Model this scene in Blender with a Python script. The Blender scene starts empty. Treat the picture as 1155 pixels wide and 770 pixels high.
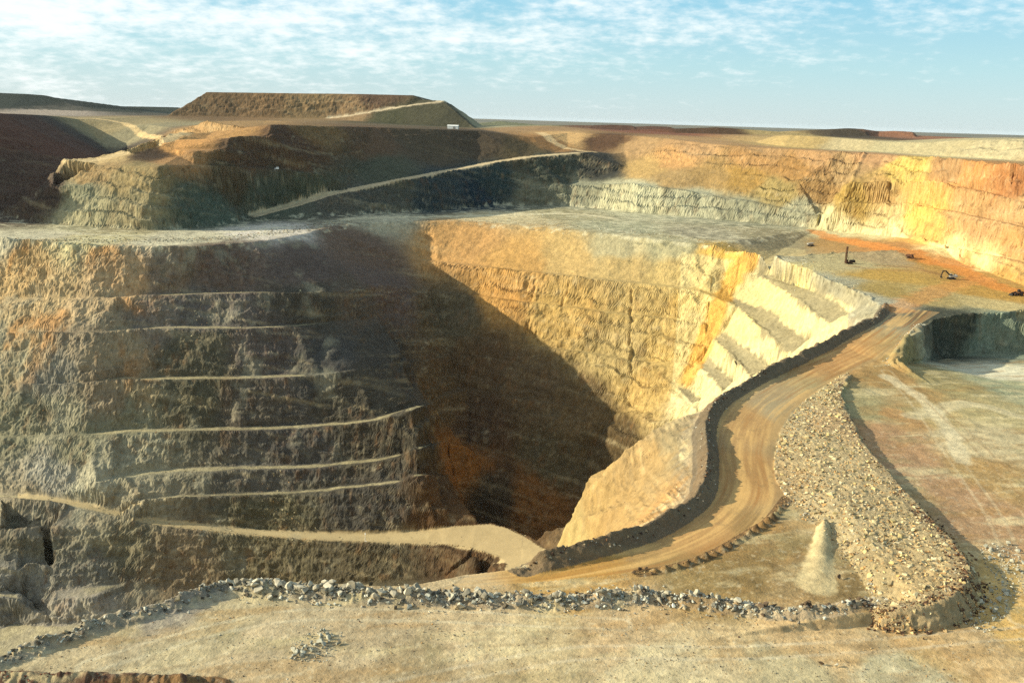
import bpy, bmesh, math, random
import numpy as np
from mathutils import Vector, Matrix
from mathutils.geometry import delaunay_2d_cdt
random.seed(7); rng = np.random.default_rng(7)
sc = bpy.context.scene; COL = sc.collection
f32 = np.float32

# ------------------------------------------------------------------ camera
PW, PH, F, CZ = 1155.0, 770.0, 1000.0, 155.0          # photo size, focal length in photo pixels, eye height over the main bench (m)
ROLL = math.radians(1.74); PITCH = math.atan2(385-134.5, F)
fw = np.array([0, math.cos(PITCH), -math.sin(PITCH)]); r0 = np.array([1., 0, 0]); u0 = np.array([0, math.sin(PITCH), math.cos(PITCH)])
RT = r0*math.cos(ROLL)+u0*math.sin(ROLL); UP = -r0*math.sin(ROLL)+u0*math.cos(ROLL)
def ray(px, py):
    d = fw*F+RT*(px-PW/2)-UP*(py-PH/2); return d/d[1]
def Pz(px, py, z):
    d = ray(px, py); s = (z-CZ)/d[2]; return np.array([d[0]*s, s, z])
def Pd(px, py, D):
    d = ray(px, py); return np.array([d[0]*D, D, CZ+d[2]*D])
cam = bpy.data.cameras.new('camera'); camo = bpy.data.objects.new('camera', cam); COL.objects.link(camo)
cam.sensor_width = 36; cam.lens = 36*F/PW; cam.clip_start = 1; cam.clip_end = 200000
M = Matrix(((RT[0], UP[0], -fw[0], 0), (RT[1], UP[1], -fw[1], 0), (RT[2], UP[2], -fw[2], CZ), (0, 0, 0, 1)))
camo.matrix_world = M; sc.camera = camo

# ------------------------------------------------------------------ noise
def _h(ix, iy, iz, seed):
    h = (ix.astype(np.uint32)*np.uint32(374761393) + iy.astype(np.uint32)*np.uint32(668265263)
         + iz.astype(np.uint32)*np.uint32(2147483647) + np.uint32(seed*974711+13))
    h = (h ^ (h >> np.uint32(13)))*np.uint32(1274126177)
    h = (h ^ (h >> np.uint32(16)))*np.uint32(2246822519)
    return ((h ^ (h >> np.uint32(15))) & np.uint32(0xffff)).astype(f32)*f32(1/65535.)
def vn(x, y, z, seed=0):
    fx, fy, fz = np.floor(x), np.floor(y), np.floor(z)
    ix, iy, iz = fx.astype(np.int32), fy.astype(np.int32), fz.astype(np.int32)
    a, b, c = (x-fx).astype(f32), (y-fy).astype(f32), (z-fz).astype(f32)
    a = a*a*a*(a*(a*6-15)+10); b = b*b*b*(b*(b*6-15)+10); c = c*c*c*(c*(c*6-15)+10)
    def lx(jy, jz):
        p = _h(ix, jy, jz, seed); q = _h(ix+1, jy, jz, seed); return p+(q-p)*a
    p = lx(iy, iz); q = lx(iy+1, iz); m0 = p+(q-p)*b
    p = lx(iy, iz+1); q = lx(iy+1, iz+1); m1 = p+(q-p)*b
    return m0+(m1-m0)*c                                   # 0..1
def ln_(x, y, z, seed=0):
    fx, fy, fz = np.floor(x), np.floor(y), np.floor(z)
    ix, iy, iz = fx.astype(np.int32), fy.astype(np.int32), fz.astype(np.int32)
    a, b, c = (x-fx).astype(f32), (y-fy).astype(f32), (z-fz).astype(f32)
    def lx(jy, jz):
        p = _h(ix, jy, jz, seed); q = _h(ix+1, jy, jz, seed); return p+(q-p)*a
    p = lx(iy, iz); q = lx(iy+1, iz); m0 = p+(q-p)*b
    p = lx(iy, iz+1); q = lx(iy+1, iz+1); m1 = p+(q-p)*b
    return m0+(m1-m0)*c
def crag(x, y, z, o=4, seed=0, g=.55):
    """faceted rock relief: creased noise, each octave on its own rotated lattice"""
    s = 0; a = 1.; t = 0
    for k in range(o):
        c_, s_ = math.cos(.6+1.9*k), math.sin(.6+1.9*k); c2, s2 = math.cos(.5+1.3*k), math.sin(.5+1.3*k)
        X_ = x*f32(c_)-y*f32(s_); Y_ = x*f32(s_)+y*f32(c_); Z_ = z*f32(c2)+Y_*f32(s2); Y_ = Y_*f32(c2)-z*f32(s2)
        n = ln_(X_, Y_, Z_, seed+k)*2-1; n = np.where(n > 0, 1-2.2*np.abs(n-.25), .45+1.8*n); s = s+n*f32(a); t += a; a *= g; x = x*f32(2.07); y = y*f32(2.07); z = z*f32(2.07)
    return s/f32(t)
def fbm(x, y, z, o=4, seed=0, g=.5, ridge=False):
    s = 0; a = 1.; t = 0
    for k in range(o):
        n = vn(x, y, z, seed+k)*2-1
        if ridge: n = 1-2*np.abs(n)
        s = s+n*f32(a); t += a; a *= g; x = x*f32(2.03)+f32(5.1); y = y*f32(2.03)+f32(1.7); z = z*f32(2.03)+f32(9.2)
    return s/f32(t)                                       # -1..1
def sstep(a, b, x):
    t = np.clip((x-a)/(b-a), 0, 1); return t*t*(3-2*t)

# ------------------------------------------------------------------ survey lines: (px, py, z) sighted at a known level, ('d', px, py, D) at a known distance, ('w', x, y, z) plan
LINES = []
def pt(p):
    if p[0] == 'd':
        D = p[3]
        if D < 2060: D += 8+np.interp(p[1], [60, 165, 230, 275, 380, 470, 545, 640, 720, 800, 860, 922, 1000, 1060, 1155], [31, 27, 26, 42, 39, 54, 58, 64, 68, 42, 44, 32, 64, 32, 18])
        return Pd(p[1], p[2], D)
    if p[0] == 'w': return np.array(p[1:], float)
    return Pz(*p)
def smooth(P, n):
    P = np.array(P, float)
    if n <= 1 or len(P) < 3: return P
    Q = np.vstack([2*P[0]-P[1], P, 2*P[-1]-P[-2]]); out = []
    for i in range(1, len(Q)-2):
        p0, p1, p2, p3 = Q[i-1:i+3]
        for k in range(n):
            t = k/n
            out.append(.5*((2*p1)+(p2-p0)*t+(2*p0-5*p1+4*p2-p3)*t*t+(3*p1-p0-3*p2+p3)*t**3))
    out.append(P[-1]); return np.array(out)
def L(pts, n=4):
    w = smooth([pt(p) for p in pts], n); LINES.append(w); return w
def bench(pts, width, n=4, dirn=(0, 1), back=None, rise=0.0):
    """front crest line of a bench plus the toe of the face behind it"""
    c = L(pts, n); m = len(c)
    wd = np.interp(np.linspace(0, 1, m), np.linspace(0, 1, len(width)), width) if hasattr(width, '__len__') else np.full(m, width)
    t = np.gradient(c[:, :2], axis=0); t /= np.linalg.norm(t, axis=1)[:, None]+1e-9
    nn = np.stack([-t[:, 1], t[:, 0]], 1)
    dd = np.array(dirn, float); nn *= np.sign(nn@dd)[:, None]+1e-9
    o = c.copy(); o[:, :2] += nn*wd[:, None]; o[:, 2] += rise*np.clip(wd/max(wd.max(), 1), 0, 1)**1.5
    LINES.append(o[wd > .6] if (wd > .6).sum() > 1 else o); return np.vstack([c, o[::-1]])
def scatter(pts):
    for p in pts: LINES.append(np.array([pt(p)]))

def tilt(line, f_=1.):
    """left of the headland the wall swings round to face the sun: carry the levels round with it"""
    out = []
    for p in line:
        if p[0] not in ('d', 'w') and p[0] < 200:
            t = -ray(p[0], p[1])[2]; dD = np.interp(p[0], [-200, -100, 0, 60, 120, 200], [170, 108, 50, 28, 10, 0])
            p = (p[0], p[1], p[2]-f_*dD*1.12*t/(t+1.12))
        out.append(p)
    return out
# --- the big pit: crest
L([(-200, 252, 0), (-100, 260, 0), (0, 269, 0), (60, 273, 0), (120, 276, 0), (200, 278.5, 0), (262, 274.5, 0), (330, 266.5, 0), (385, 254, 0), (455, 249.5, 0), (560, 252.5, 0), (680, 263, 0), (770, 273, 0), (838, 283, 0)], 3)
L([(838, 283, 0), (872, 290, 0), (930, 313, 0), (975, 333, 0), (1000, 345, 0)], 3)
# benches of the left wall
bench(tilt([(-150, 340, -54), (0, 336, -53), (100, 337, -53), (150, 335, -52), (200, 333, -51), (278, 331, -49), (370, 330, -52), (430, 322, -60)]), [3, 3, 4, 9, 15, 12, 1, 0])
bench(tilt([(-150, 380, -82), (0, 376, -82), (100, 376, -82), (150, 373, -82), (200, 371, -82), (305, 370, -82), (400, 360, -86), (437, 352, -92)]), [3, 3, 5, 15, 16, 12, 1, 0])
bench(tilt([(-150, 440, -128), (0, 435, -128), (90, 433, -128), (130, 430, -128), (200, 429, -128), (315, 426, -126), (400, 418, -122), (452, 400, -124)]), [3, 3, 6, 15, 16, 13, 2, 0])
bench(tilt([(-150, 500, -173), (0, 494, -173), (90, 491, -173), (130, 489, -173), (230, 487, -173), (350, 483, -171), (420, 476, -163), (473, 461, -150), ('w', -100, 1060, -190)]), [3, 4, 6, 14, 16, 16, 16, 11, 2])
bench(tilt([(110, 545, -205), (160, 536, -205), (240, 531, -204), (330, 529, -203), (400, 524, -199), (445, 516, -190), (478, 505, -180), ('w', -75, 1010, -225)]), [5, 11, 14, 14, 14, 14, 10, 2])
bench(tilt([(150, 568, -222), (200, 562, -222), (330, 557, -221), (400, 551, -215), (445, 545, -207), (482, 536, -200), ('w', -62, 965, -252)]), [5, 9, 11, 12, 12, 11, 3])
# haul ramp in the pit
L(tilt([(-150, 556, -208), (0, 556, -212), (75, 563, -220), (150, 580, -235), (200, 588, -243), (300, 597, -250), (400, 601, -252), (480, 597, -247), (510, 593.5, -243), (553, 591, -240)]), 3)
L(tilt([(-150, 564, -209), (0, 563, -213), (75, 570, -221), (150, 587, -236), (200, 595, -244), (300, 604, -251), (415, 612, -252), (500, 613.5, -248), (545, 622, -244), (572, 636, -241), ('w', -8, 660, -232), ('w', -20, 560, -212)]), 3)
L(tilt([(553, 591, -240), (575, 596, -239), (596, 607, -238), (615, 620, -236), ('w', 34, 660, -230), ('w', 20, 560, -212)]), 3)
L(tilt([(-150, 594, -233), (0, 597, -236), (60, 594, -238), (130, 600, -245), (180, 606, -250), (240, 610, -255), (320, 614, -258), (415, 619, -257), (500, 622, -253), (535, 632, -249)], .35), 3)
L(tilt([(-150, 632, -258), (0, 632, -260), (60, 634, -263), (95, 634, -265), (140, 634, -269)], .35), 2)
L(tilt([(140, 634, -269), (150, 656, -284), (200, 661, -290), (260, 662, -293), (340, 659, -289), (400, 657, -283), (440, 655, -277), (500, 651, -270), (545, 650, -266), ('w', -32, 690, -266), ('w', -52, 600, -268)], .35), 2)
L(tilt([(-150, 642, -262), (-40, 643, -264), (0, 643, -265), (23, 643, -266), (26, 637, -266), (56, 637, -267), (60, 642, -268), (95, 640, -268), (140, 638, -271)], .35), 1)
L(tilt([(-150, 668, -280), (-40, 668, -281), (0, 668, -282), (21, 668, -283), (23, 641, -285), (60, 641, -285), (64, 664, -283), (95, 660, -282), (150, 657, -285)], .35), 1)
L(tilt([(-150, 676, -281), (0, 675, -283), (19, 677, -284), (24, 692, -306), (54, 696, -306), (62, 676, -287), (100, 676, -287)], .35), 1)
L(tilt([(-150, 712, -306), (0, 706, -306), (18, 702, -306), (60, 704, -305), (110, 700, -304), (180, 690, -303), (260, 672, -300)], .35), 1)
# lower wall toe under the near edge (out of sight)
L([('w', -900, 470, -330), ('w', -500, 480, -330), ('w', -300, 490, -325), ('w', -150, 510, -315), ('w', -90, 560, -300), ('w', -70, 600, -295)], 2)
# bottom of the pit and back wall
L([('w', -95, 1010, -310), ('w', -45, 975, -330), ('w', 20, 948, -334), ('w', 60, 935, -330)], 2)
L([('w', -60, 940, -326), ('w', 0, 905, -334), ('w', 40, 900, -334)], 1)
A0, E0 = Pz(455, 249.5, 0)[:2], Pz(838, 283, 0)[:2]
dv = (E0-A0)/np.linalg.norm(E0-A0); nv = np.array([dv[1], -dv[0]])
def backline(h, s0, s1, wdt, wob=0):
    n = 14; out = []; o2 = []
    for i in range(n):
        s = s0+(s1-s0)*i/(n-1); q = A0+dv*s+nv*(.86*h-wdt/2+wob*math.sin(s*.05+h))
        out.append([q[0], q[1], -h]); o = q+nv*wdt; o2.append([o[0], o[1], -h-.6])
    LINES.append(np.array(out)); LINES.append(np.array(o2))
backline(48, 55, 470, 10, 2.5); backline(84, 95, 452, 10, 3); backline(132, 140, 428, 9, 3); backline(190, 185, 408, 6, 3); backline(255, 232, 380, 5, 3)
# stepped right wall: pale faces, each with a grey talus at its foot
TAL = [bench([(845, 303, -24), (880, 325, -27), (905, 343, -28), (935, 366, -29)], [4, 19, 22], dirn=(1, .4), n=3, rise=11),
       bench([(822, 337, -57), (850, 362, -62), (890, 399, -67)], [6, 20, 22], dirn=(1, .3), n=3, rise=11),
       bench([(806, 382, -97), (830, 407, -99), (850, 426, -101)], [11, 20, 21], dirn=(1, .3), n=3, rise=10),
       bench([(785, 409, -125), (800, 424, -126), (815, 441, -127)], [9, 16, 17], dirn=(1, .3), n=3, rise=6),
       bench([(764, 438, -150), (772, 446, -154), (783, 457, -156)], [3, 10, 12], dirn=(1, .3), n=3, rise=3)]
# far-right hidden wall under the road
L([('w', 260, 800, -95), ('w', 150, 700, -110), ('w', 80, 620, -135), ('w', 30, 560, -160)], 2)
L([('w', 190, 830, -170), ('w', 90, 740, -200), ('w', 40, 690, -225)], 2)
# road, left edge = pit crest with earth berm
ROADL = [(1000, 345, 0), (987, 361, -1), (952, 380, -4), (900, 408, -8), (850, 432, -10), (812, 456, -10), (796, 482, -10), (797, 520, -10), (791, 560, -10), (760, 588, -10), (710, 611, -10), (650, 628, -10), (590, 640, -10), (530, 648, -10)]
RL = L(ROADL, 4)
ROADR = [(1060, 352, 0), (1035, 372, -4), (1013, 398, -8), (966, 416, -10), (910, 450, -10), (880, 485, -10), (871, 530, -10), (886, 564, -10), (850, 597, -10), (780, 633, -10), (700, 647, -10), (610, 655, -10), (500, 664, -10)]
# fill slope falling from the road into the pit
L([(786, 462, -12), (768, 472, -15), (752, 480, -20), (730, 493, -26), (709, 509, -34), (699, 526, -42), (690, 545, -50)], 2)
L([(690, 538, -56), (678, 533, -54), (664, 547, -57), (655, 565, -65), (647, 587, -74), (637, 603, -84), (628, 616, -92)], 2)
L([(699, 526, -42), (711, 545, -46), (710, 570, -45), (704, 598, -38)], 2)
L([(760, 490, -19), (765, 520, -19), (760, 550, -19), (735, 580, -20), (700, 605, -22), (650, 621, -30)], 2)
L([('w', 25, 500, -150), ('w', -5, 450, -150), ('w', -30, 400, -140), ('w', -60, 370, -120), ('w', -110, 350, -110)], 2)
# near edge of the foreground bench
EDGE = [(-160, 800, -10), (0, 745, -10), (60, 722, -10), (120, 702, -10), (200, 681, -10), (255, 663, -10), (300, 662, -10), (380, 659, -10), (450, 660, -10), (530, 652, -10)]
L(EDGE, 3)
# foreground bench and right floor
scatter([('w', -400, 150, -10), ('w', -150, 180, -10), ('w', 0, 170, -10), ('w', 150, 180, -10), ('w', 400, 150, -10), (200, 740, -10), (500, 720, -10), (800, 720, -10), (1120, 730, -10),
         (1155, 600, -12), (1155, 500, -14), (1155, 440, -17), (1100, 425, -17), (1100, 540, -12.5), (1000, 450, -12), (1050, 435, -13), (1300, 560, -13), (1400, 460, -17), (960, 435, -10), (990, 500, -12), (1080, 580, -12)])
L([('w', -500, 60, 110), ('w', 0, 20, 145), ('w', 500, 60, 110)], 1)
L([('w', -500, 140, -10), ('w', 0, 118, -10), ('w', 500, 140, -10)], 1)
# scarp in the right floor
L([(1000, 412, -10), (1012, 407, -7), (1022, 391, -3), (1034, 377, 0), (1050, 364, 0), (1068, 357, 0), (1090, 355, 0), (1120, 354, 0), (1155, 357, 0), (1260, 368, 0), (1420, 390, 0)], 2)
L([(1005, 414, -11), (1017, 411, -11.5), (1036, 408, -22), (1065, 404, -34), (1100, 400, -34.5), (1155, 396, -31), (1260, 404, -26), (1420, 425, -26)], 2)
# rubble heap between the road and the right floor
HEAPC = [(958, 424, -8.8), (948, 433, -8.3), (946, 448, -8), (960, 478, -7.9), (982, 510, -7.8), (1018, 552, -7.6), (1056, 592, -7.0), (1082, 622, -5.8), (1092, 645, -4), (1082, 665, -3.5), (1050, 682, -4), (1010, 688, -5), (985, 690, -7)]
hc = L(HEAPC, 3)
ht = hc.copy(); tt = np.gradient(hc[:, :2], axis=0); tt /= np.linalg.norm(tt, axis=1)[:, None]
ht[:, 0] += -tt[:, 1]*-1*0; nrm = np.stack([-tt[:, 1], tt[:, 0]], 1)
ht[:, :2] += nrm*np.clip((hc[:, 2]+10.5)*.85, 1.5, 9)[:, None]; ht[:, 2] = -10.6; LINES.append(ht)
HEAPL = [(955, 420, -10), (910, 450, -10), (882, 485, -10), (873, 530, -10), (888, 560, -10), (912, 578, -10), (940, 606, -10), (965, 642, -10), (982, 672, -10)]
L(HEAPL, 3)
L([(925, 468, -8.2), (918, 500, -7.6), (930, 540, -7.3), (955, 575, -7), (985, 615, -6.4), (1010, 650, -5.2)], 2)

# --- main bench level (z = 0) behind the crest, upper terraces
L([(-160, 256, 0), (20, 253, 0), (60, 253, 0), (110, 257, 0), (163, 259.5, 0), (180, 259, 0), (230, 256, 0), (275, 250, 0), (300, 248, 0), (380, 243, 0), (470, 239, 0), (545, 233, 0), (585, 231.5, 0), (640, 232.5, 0), (720, 240, 0), (800, 247, 0), (860, 252.5, 0), (922, 258.5, 0), (1000, 269, 0), (1060, 288, 0), (1110, 305, 0), (1155, 322, 0), (1260, 365, 0)], 2)
# prow block on the left
L([('d', 22, 247, 1175), ('d', 47, 216, 1190), ('d', 62, 211, 1182), ('d', 130, 213, 1162), ('d', 168, 219, 1145), ('d', 180, 217, 1152), ('d', 240, 224, 1230)], 1)
L([('d', 47, 212, 1202), ('d', 62, 199, 1208), ('d', 76, 184, 1222), ('d', 110, 187, 1212), ('d', 150, 187.5, 1195), ('d', 180, 188, 1180), ('d', 218, 187, 1236), ('d', 300, 191, 1330), ('d', 360, 197, 1395)], 1)
L([('d', 185, 186, 1195), ('d', 218, 184.5, 1250), ('d', 300, 189, 1345), ('d', 362, 195, 1405)], 1)
L([('d', 78, 181, 1245), ('d', 110, 178.5, 1262), ('d', 140, 168.5, 1290), ('d', 180, 155, 1340), ('d', 200, 149, 1390)], 1)
L([('d', 82, 183.5, 1228), ('d', 112, 182, 1240), ('d', 150, 173, 1262), ('d', 185, 163, 1300), ('d', 208, 154, 1360)], 1)
scatter([('d', 200, 176, 1270), ('d', 195, 168, 1290)])
# big ramp on the upper left wall (outer edge, then inner edge)
rmp = [('d', 288, 245, 1262), ('d', 330, 234, 1325), ('d', 380, 219.5, 1386), ('d', 430, 208.5, 1430), ('d', 480, 199, 1474), ('d', 540, 187.5, 1608), ('d', 600, 177.5, 1660), ('d', 660, 172.5, 1690)]
o = L(rmp, 2); q = o.copy(); q[:, 0] -= 17; q[:, 1] += 15; LINES.append(q)
# upper wall crest
L([('d', 218, 171, 1268), ('d', 256, 168, 1300), ('d', 258, 156, 1322), ('d', 302, 153, 1366), ('d', 305, 140.5, 1410), ('d', 420, 143.5, 1620), ('d', 540, 147.5, 1760), ('d', 600, 155, 1790), ('d', 640, 166, 1775), ('d', 668, 170, 1760)], 1)
L([('d', 196, 160, 1330), ('d', 230, 157, 1380), ('d', 240, 149, 1430), ('d', 290, 147, 1460)], 1)
scatter([('d', 235, 137, 1560), ('d', 300, 136, 1700), ('d', 420, 139, 2000), ('d', 540, 145, 2000), ('d', 600, 146, 2000), ('d', 640, 151, 1900)])
# far left lobe: shaded wall, lit slope
L([('d', -170, 123, 1150), ('d', 0, 128, 1500), ('d', 60, 131, 1800), ('d', 88, 134.5, 2000)], 3)
L([('d', -170, 240, 1130), ('d', 0, 240, 1235), ('w', -640, 1400, 0), ('w', -650, 1600, 20), ('d', 126, 173, 1800)], 2)
L([('d', 88, 134.5, 2000), ('d', 104, 150, 1920), ('d', 126, 173, 1800)], 1)
L([('d', 88, 134.5, 2000), ('d', 130, 139, 2000), ('d', 170, 141, 1950), ('d', 205, 146, 1700)], 2)
scatter([('w', -560, 1330, 10), ('w', -540, 1420, 25), ('w', -500, 1480, 50), ('w', -610, 1250, 0), ('d', 170, 160, 1700)])
# mesa (waste dump) on the plateau
L([('d', 188, 131, 2280), ('d', 240, 131.5, 2300), ('d', 300, 133, 2310), ('d', 372, 134.5, 2310), ('d', 450, 140, 2240), ('d', 536, 144.5, 2180)], 1)
L([('d', 233, 104, 2375), ('d', 300, 105, 2390), ('d', 400, 106, 2400), ('d', 466, 107.5, 2400), ('d', 476, 112.5, 2390), ('d', 501, 113.5, 2360)], 1)
L([('d', 501, 113.5, 2360), ('w', -230, 2700, 196)], 1)
L([('d', 536, 144.5, 2180), ('w', -95, 2400, 136), ('w', -140, 2800, 134), ('w', -180, 3100, 132)], 1)
L([('d', 188, 131, 2280), ('w', -960, 2700, 136), ('w', -900, 3150, 134)], 1)
L([('d', 233, 104, 2375), ('w', -820, 2750, 204)], 1); L([('w', -820, 2750, 204), ('w', -400, 2850, 206), ('w', -230, 2700, 196)], 1)
bench([('d', 372, 133.5, 2318), ('d', 405, 128.5, 2322), ('d', 440, 122.5, 2330), ('d', 475, 117, 2340), ('d', 500, 114, 2352)], 14, n=2)
# ridges at far left
L([('d', -250, 103, 2900), ('d', -50, 104, 2900), ('d', 30, 106, 2900), ('d', 62, 110, 2900), ('d', 84, 120, 2800)], 2)
L([('d', -250, 124, 2600), ('d', -50, 125, 2600), ('d', 40, 128, 2600), ('d', 90, 130, 2600)], 2)
L([('w', -3000, 3250, 140), ('w', -1800, 3250, 138), ('w', -1350, 3200, 136)], 1)
L([('d', 92, 119, 3300), ('d', 200, 121, 3300)], 1); L([('d', 92, 126, 3150), ('d', 200, 128, 3150)], 1); L([('w', -1600, 3480, 138), ('w', -1200, 3480, 138)], 1)
# grey rock face at the back, corner and orange right wall
L([('d', 575, 212, 1612), ('d', 637, 213, 1618), ('d', 640, 208.5, 1632), ('d', 720, 208, 1545), ('d', 800, 220, 1505), ('d', 860, 230, 1440), ('d', 915, 243, 1392), ('d', 924, 252, 1390)], 1)
L([('d', 640, 207, 1650), ('d', 722, 206, 1560), ('d', 800, 218, 1515), ('d', 860, 228.5, 1450), ('d', 920, 242.5, 1392)], 1)
L([('d', 668, 171.5, 1705), ('d', 690, 174, 1710), ('d', 706, 176, 1712)], 1)
L([('d', 722, 206, 1560), ('d', 708, 190, 1650), ('d', 704, 172, 1730), ('d', 704, 152.5, 1850)], 1)
L([('d', 640, 150, 1900), ('d', 670, 151, 1880), ('d', 704, 152.5, 1850), ('d', 750, 156, 1745), ('d', 800, 162, 1660), ('d', 850, 166, 1590), ('d', 900, 168.5, 1540), ('d', 950, 171.5, 1465), ('d', 1000, 174.5, 1385), ('d', 1045, 178, 1300), ('d', 1100, 183, 1170), ('d', 1155, 190, 1065), ('d', 1280, 208, 900)], 2)
bench([('d', 960, 207, 1352), ('d', 1000, 206, 1305), ('d', 1045, 206, 1245), ('d', 1095, 214, 1135), ('d', 1155, 229, 1022), ('d', 1270, 258, 860)], [5, 11, 11, 11, 11], n=2, dirn=(1, 1))
bench([('d', 950, 229, 1345), ('d', 1000, 230, 1290), ('d', 1045, 234, 1203), ('d', 1091, 243, 1098), ('d', 1155, 257, 987), ('d', 1270, 290, 830)], [5, 11, 11, 11, 11], n=2, dirn=(1, 1))
bench([('d', 1015, 263, 1225), ('d', 1045, 275, 1138), ('d', 1100, 286, 1031), ('d', 1155, 297, 939), ('d', 1270, 335, 800)], [5, 11, 11, 11, 11], n=2, dirn=(1, 1))
L([('d', 760, 185, 1640), ('d', 800, 190, 1590), ('d', 850, 197, 1525), ('d', 900, 206, 1455)], 2)
# plateau to the right, pale dumps
dt = L([('d', 850, 160.5, 1800), ('d', 885, 165.5, 1640), ('d', 950, 169.5, 1560), ('d', 1000, 172, 1470), ('d', 1060, 176.5, 1400), ('d', 1100, 178.5, 1340), ('d', 1155, 182.5, 1240), ('d', 1280, 198, 1100)], 2)
dc = L([('d', 868, 155, 1840), ('d', 890, 152.5, 1710), ('d', 950, 156, 1615), ('d', 1000, 159.5, 1525), ('d', 1040, 161, 1480), ('d', 1080, 158.5, 1450), ('d', 1155, 157, 1310), ('d', 1290, 158, 1180)], 2)
bk = dc.copy(); bk[:, 1] += 160; bk[:, 0] += 40; LINES.append(bk); bk = bk.copy(); bk[:, 1] += 120; bk[:, 2] = 128; LINES.append(bk)
scatter([('d', 760, 150, 2100), ('d', 700, 147, 2300), ('d', 620, 142, 2300), ('w', 100, 3100, 128), ('w', 600, 3300, 128)])
for (px, y0, y1, w, D) in ((807, 144, 152, 24, 2350), (957, 145, 153, 22, 2400), (1010, 148, 154, 24, 2450), (690, 141, 148, 30, 2600), (735, 142.5, 149, 26, 2600), (565, 137, 140, 12, 2900)):
    L([('d', px-w, y1, D-60), ('d', px+w, y1+.6, D-60)], 1); L([('d', px-w*.75, y0+.4, D), ('d', px, y0-.3, D), ('d', px+w*.75, y0+.6, D)], 1)
    L([('d', px-w, y1-1.5, D+200), ('d', px+w, y1-1, D+200)], 1)
# outer frame
L([('w', -3600, 3620, 128), ('w', -1500, 3620, 128), ('w', 0, 3620, 128), ('w', 1500, 3620, 128), ('w', 3600, 3620, 128)], 1)
scatter([('w', -2500, 2000, 134), ('w', 2500, 2000, 130), ('w', -1500, 900, 134), ('w', -1400, 600, -10), ('w', -1300, 300, -10), ('w', -700, 10, 100), ('w', 700, 10, 100), ('w', 1500, 900, 118), ('w', 1300, 500, 0), ('w', 900, 200, -10), ('w', 0, 5, 150), ('w', 1100, 750, 60)])

# ------------------------------------------------------------------ triangulate and rasterise on a (u = x/y, depth) grid
def tin():
    V, Ed = [], []
    for ln in LINES:
        b = len(V); V += [tuple(p) for p in ln]; Ed += [(b+i, b+i+1) for i in range(len(ln)-1)]
    Va = np.array(V)
    vo, eo, fo, ov, oe, of = delaunay_2d_cdt([Vector(v[:2]) for v in V], Ed, [], 0, 0.3)
    vo = np.array([tuple(v) for v in vo]); Z = np.zeros(len(vo)); S0 = Va[[a for a, b in Ed]]; S1 = Va[[b for a, b in Ed]]
    for i, o in enumerate(ov):
        if len(o): Z[i] = Va[o[0], 2]
        else:
            p = vo[i]; d = S1[:, :2]-S0[:, :2]; t = np.clip(((p-S0[:, :2])*d).sum(1)/((d*d).sum(1)+1e-9), 0, 1)
            dist = np.linalg.norm(S0[:, :2]+d*t[:, None]-p, axis=1); k = np.argmin(dist); Z[i] = S0[k, 2]+(S1[k, 2]-S0[k, 2])*t[k]
    return np.column_stack([vo, Z]), [f for f in fo if len(f) == 3]
TV, TF = tin()
UC = np.concatenate([np.arange(-.86, -.67, .003), np.arange(-.67, .67, .0011), np.arange(.67, .861, .003)]); NU = len(UC)
DF = np.exp(np.linspace(math.log(60), math.log(3600), 4200)); ND = len(DF)
ZF = np.full((NU, ND), -10., f32)
for a, b, c in TF:
    P = TV[[a, b, c]]
    u = P[:, 0]/np.maximum(P[:, 1], 4)
    if P[:, 1].max() < 60: continue
    um, uM = (-9, 9) if P[:, 1].min() < 30 else (u.min(), u.max())
    i0, i1 = np.searchsorted(UC, um-.003), np.searchsorted(UC, uM+.003); j0, j1 = np.searchsorted(DF, P[:, 1].min()-3), np.searchsorted(DF, P[:, 1].max()+3)
    if i1 <= i0 or j1 <= j0: continue
    det = (P[1, 1]-P[2, 1])*(P[0, 0]-P[2, 0])+(P[2, 0]-P[1, 0])*(P[0, 1]-P[2, 1])
    if abs(det) < 1e-6: continue
    X = UC[i0:i1, None]*DF[None, j0:j1]; Y = DF[None, j0:j1]
    l0 = ((P[1, 1]-P[2, 1])*(X-P[2, 0])+(P[2, 0]-P[1, 0])*(Y-P[2, 1]))/det
    l1 = ((P[2, 1]-P[0, 1])*(X-P[2, 0])+(P[0, 0]-P[2, 0])*(Y-P[2, 1]))/det
    m = (l0 > -1e-6) & (l1 > -1e-6) & (l0+l1 < 1+1e-6)
    sub = ZF[i0:i1, j0:j1]; zz = l0*P[0, 2]+l1*P[1, 2]+(1-l0-l1)*P[2, 2]; sub[m] = zz[m]
lnD0, lnDs = math.log(60), math.log(3600/60)/(ND-1)
UI = np.arange(NU)
def sample(Z, x, y):
    u = np.clip(x/y, UC[0], UC[-1]-1e-6); fi = np.interp(u, UC, UI); i = np.minimum(fi.astype(np.int32), NU-2); a = (fi-i).astype(f32)
    fj = np.clip((np.log(np.maximum(y, 60))-lnD0)/lnDs, 0, ND-1.001); j = fj.astype(np.int32); b = (fj-j).astype(f32)
    return (Z[i, j]*(1-a)+Z[i+1, j]*a)*(1-b)+(Z[i, j+1]*(1-a)+Z[i+1, j+1]*a)*b
XG = (UC[:, None]*DF[None, :]).astype(f32); YG = np.broadcast_to(DF[None, :].astype(f32), XG.shape)

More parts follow.
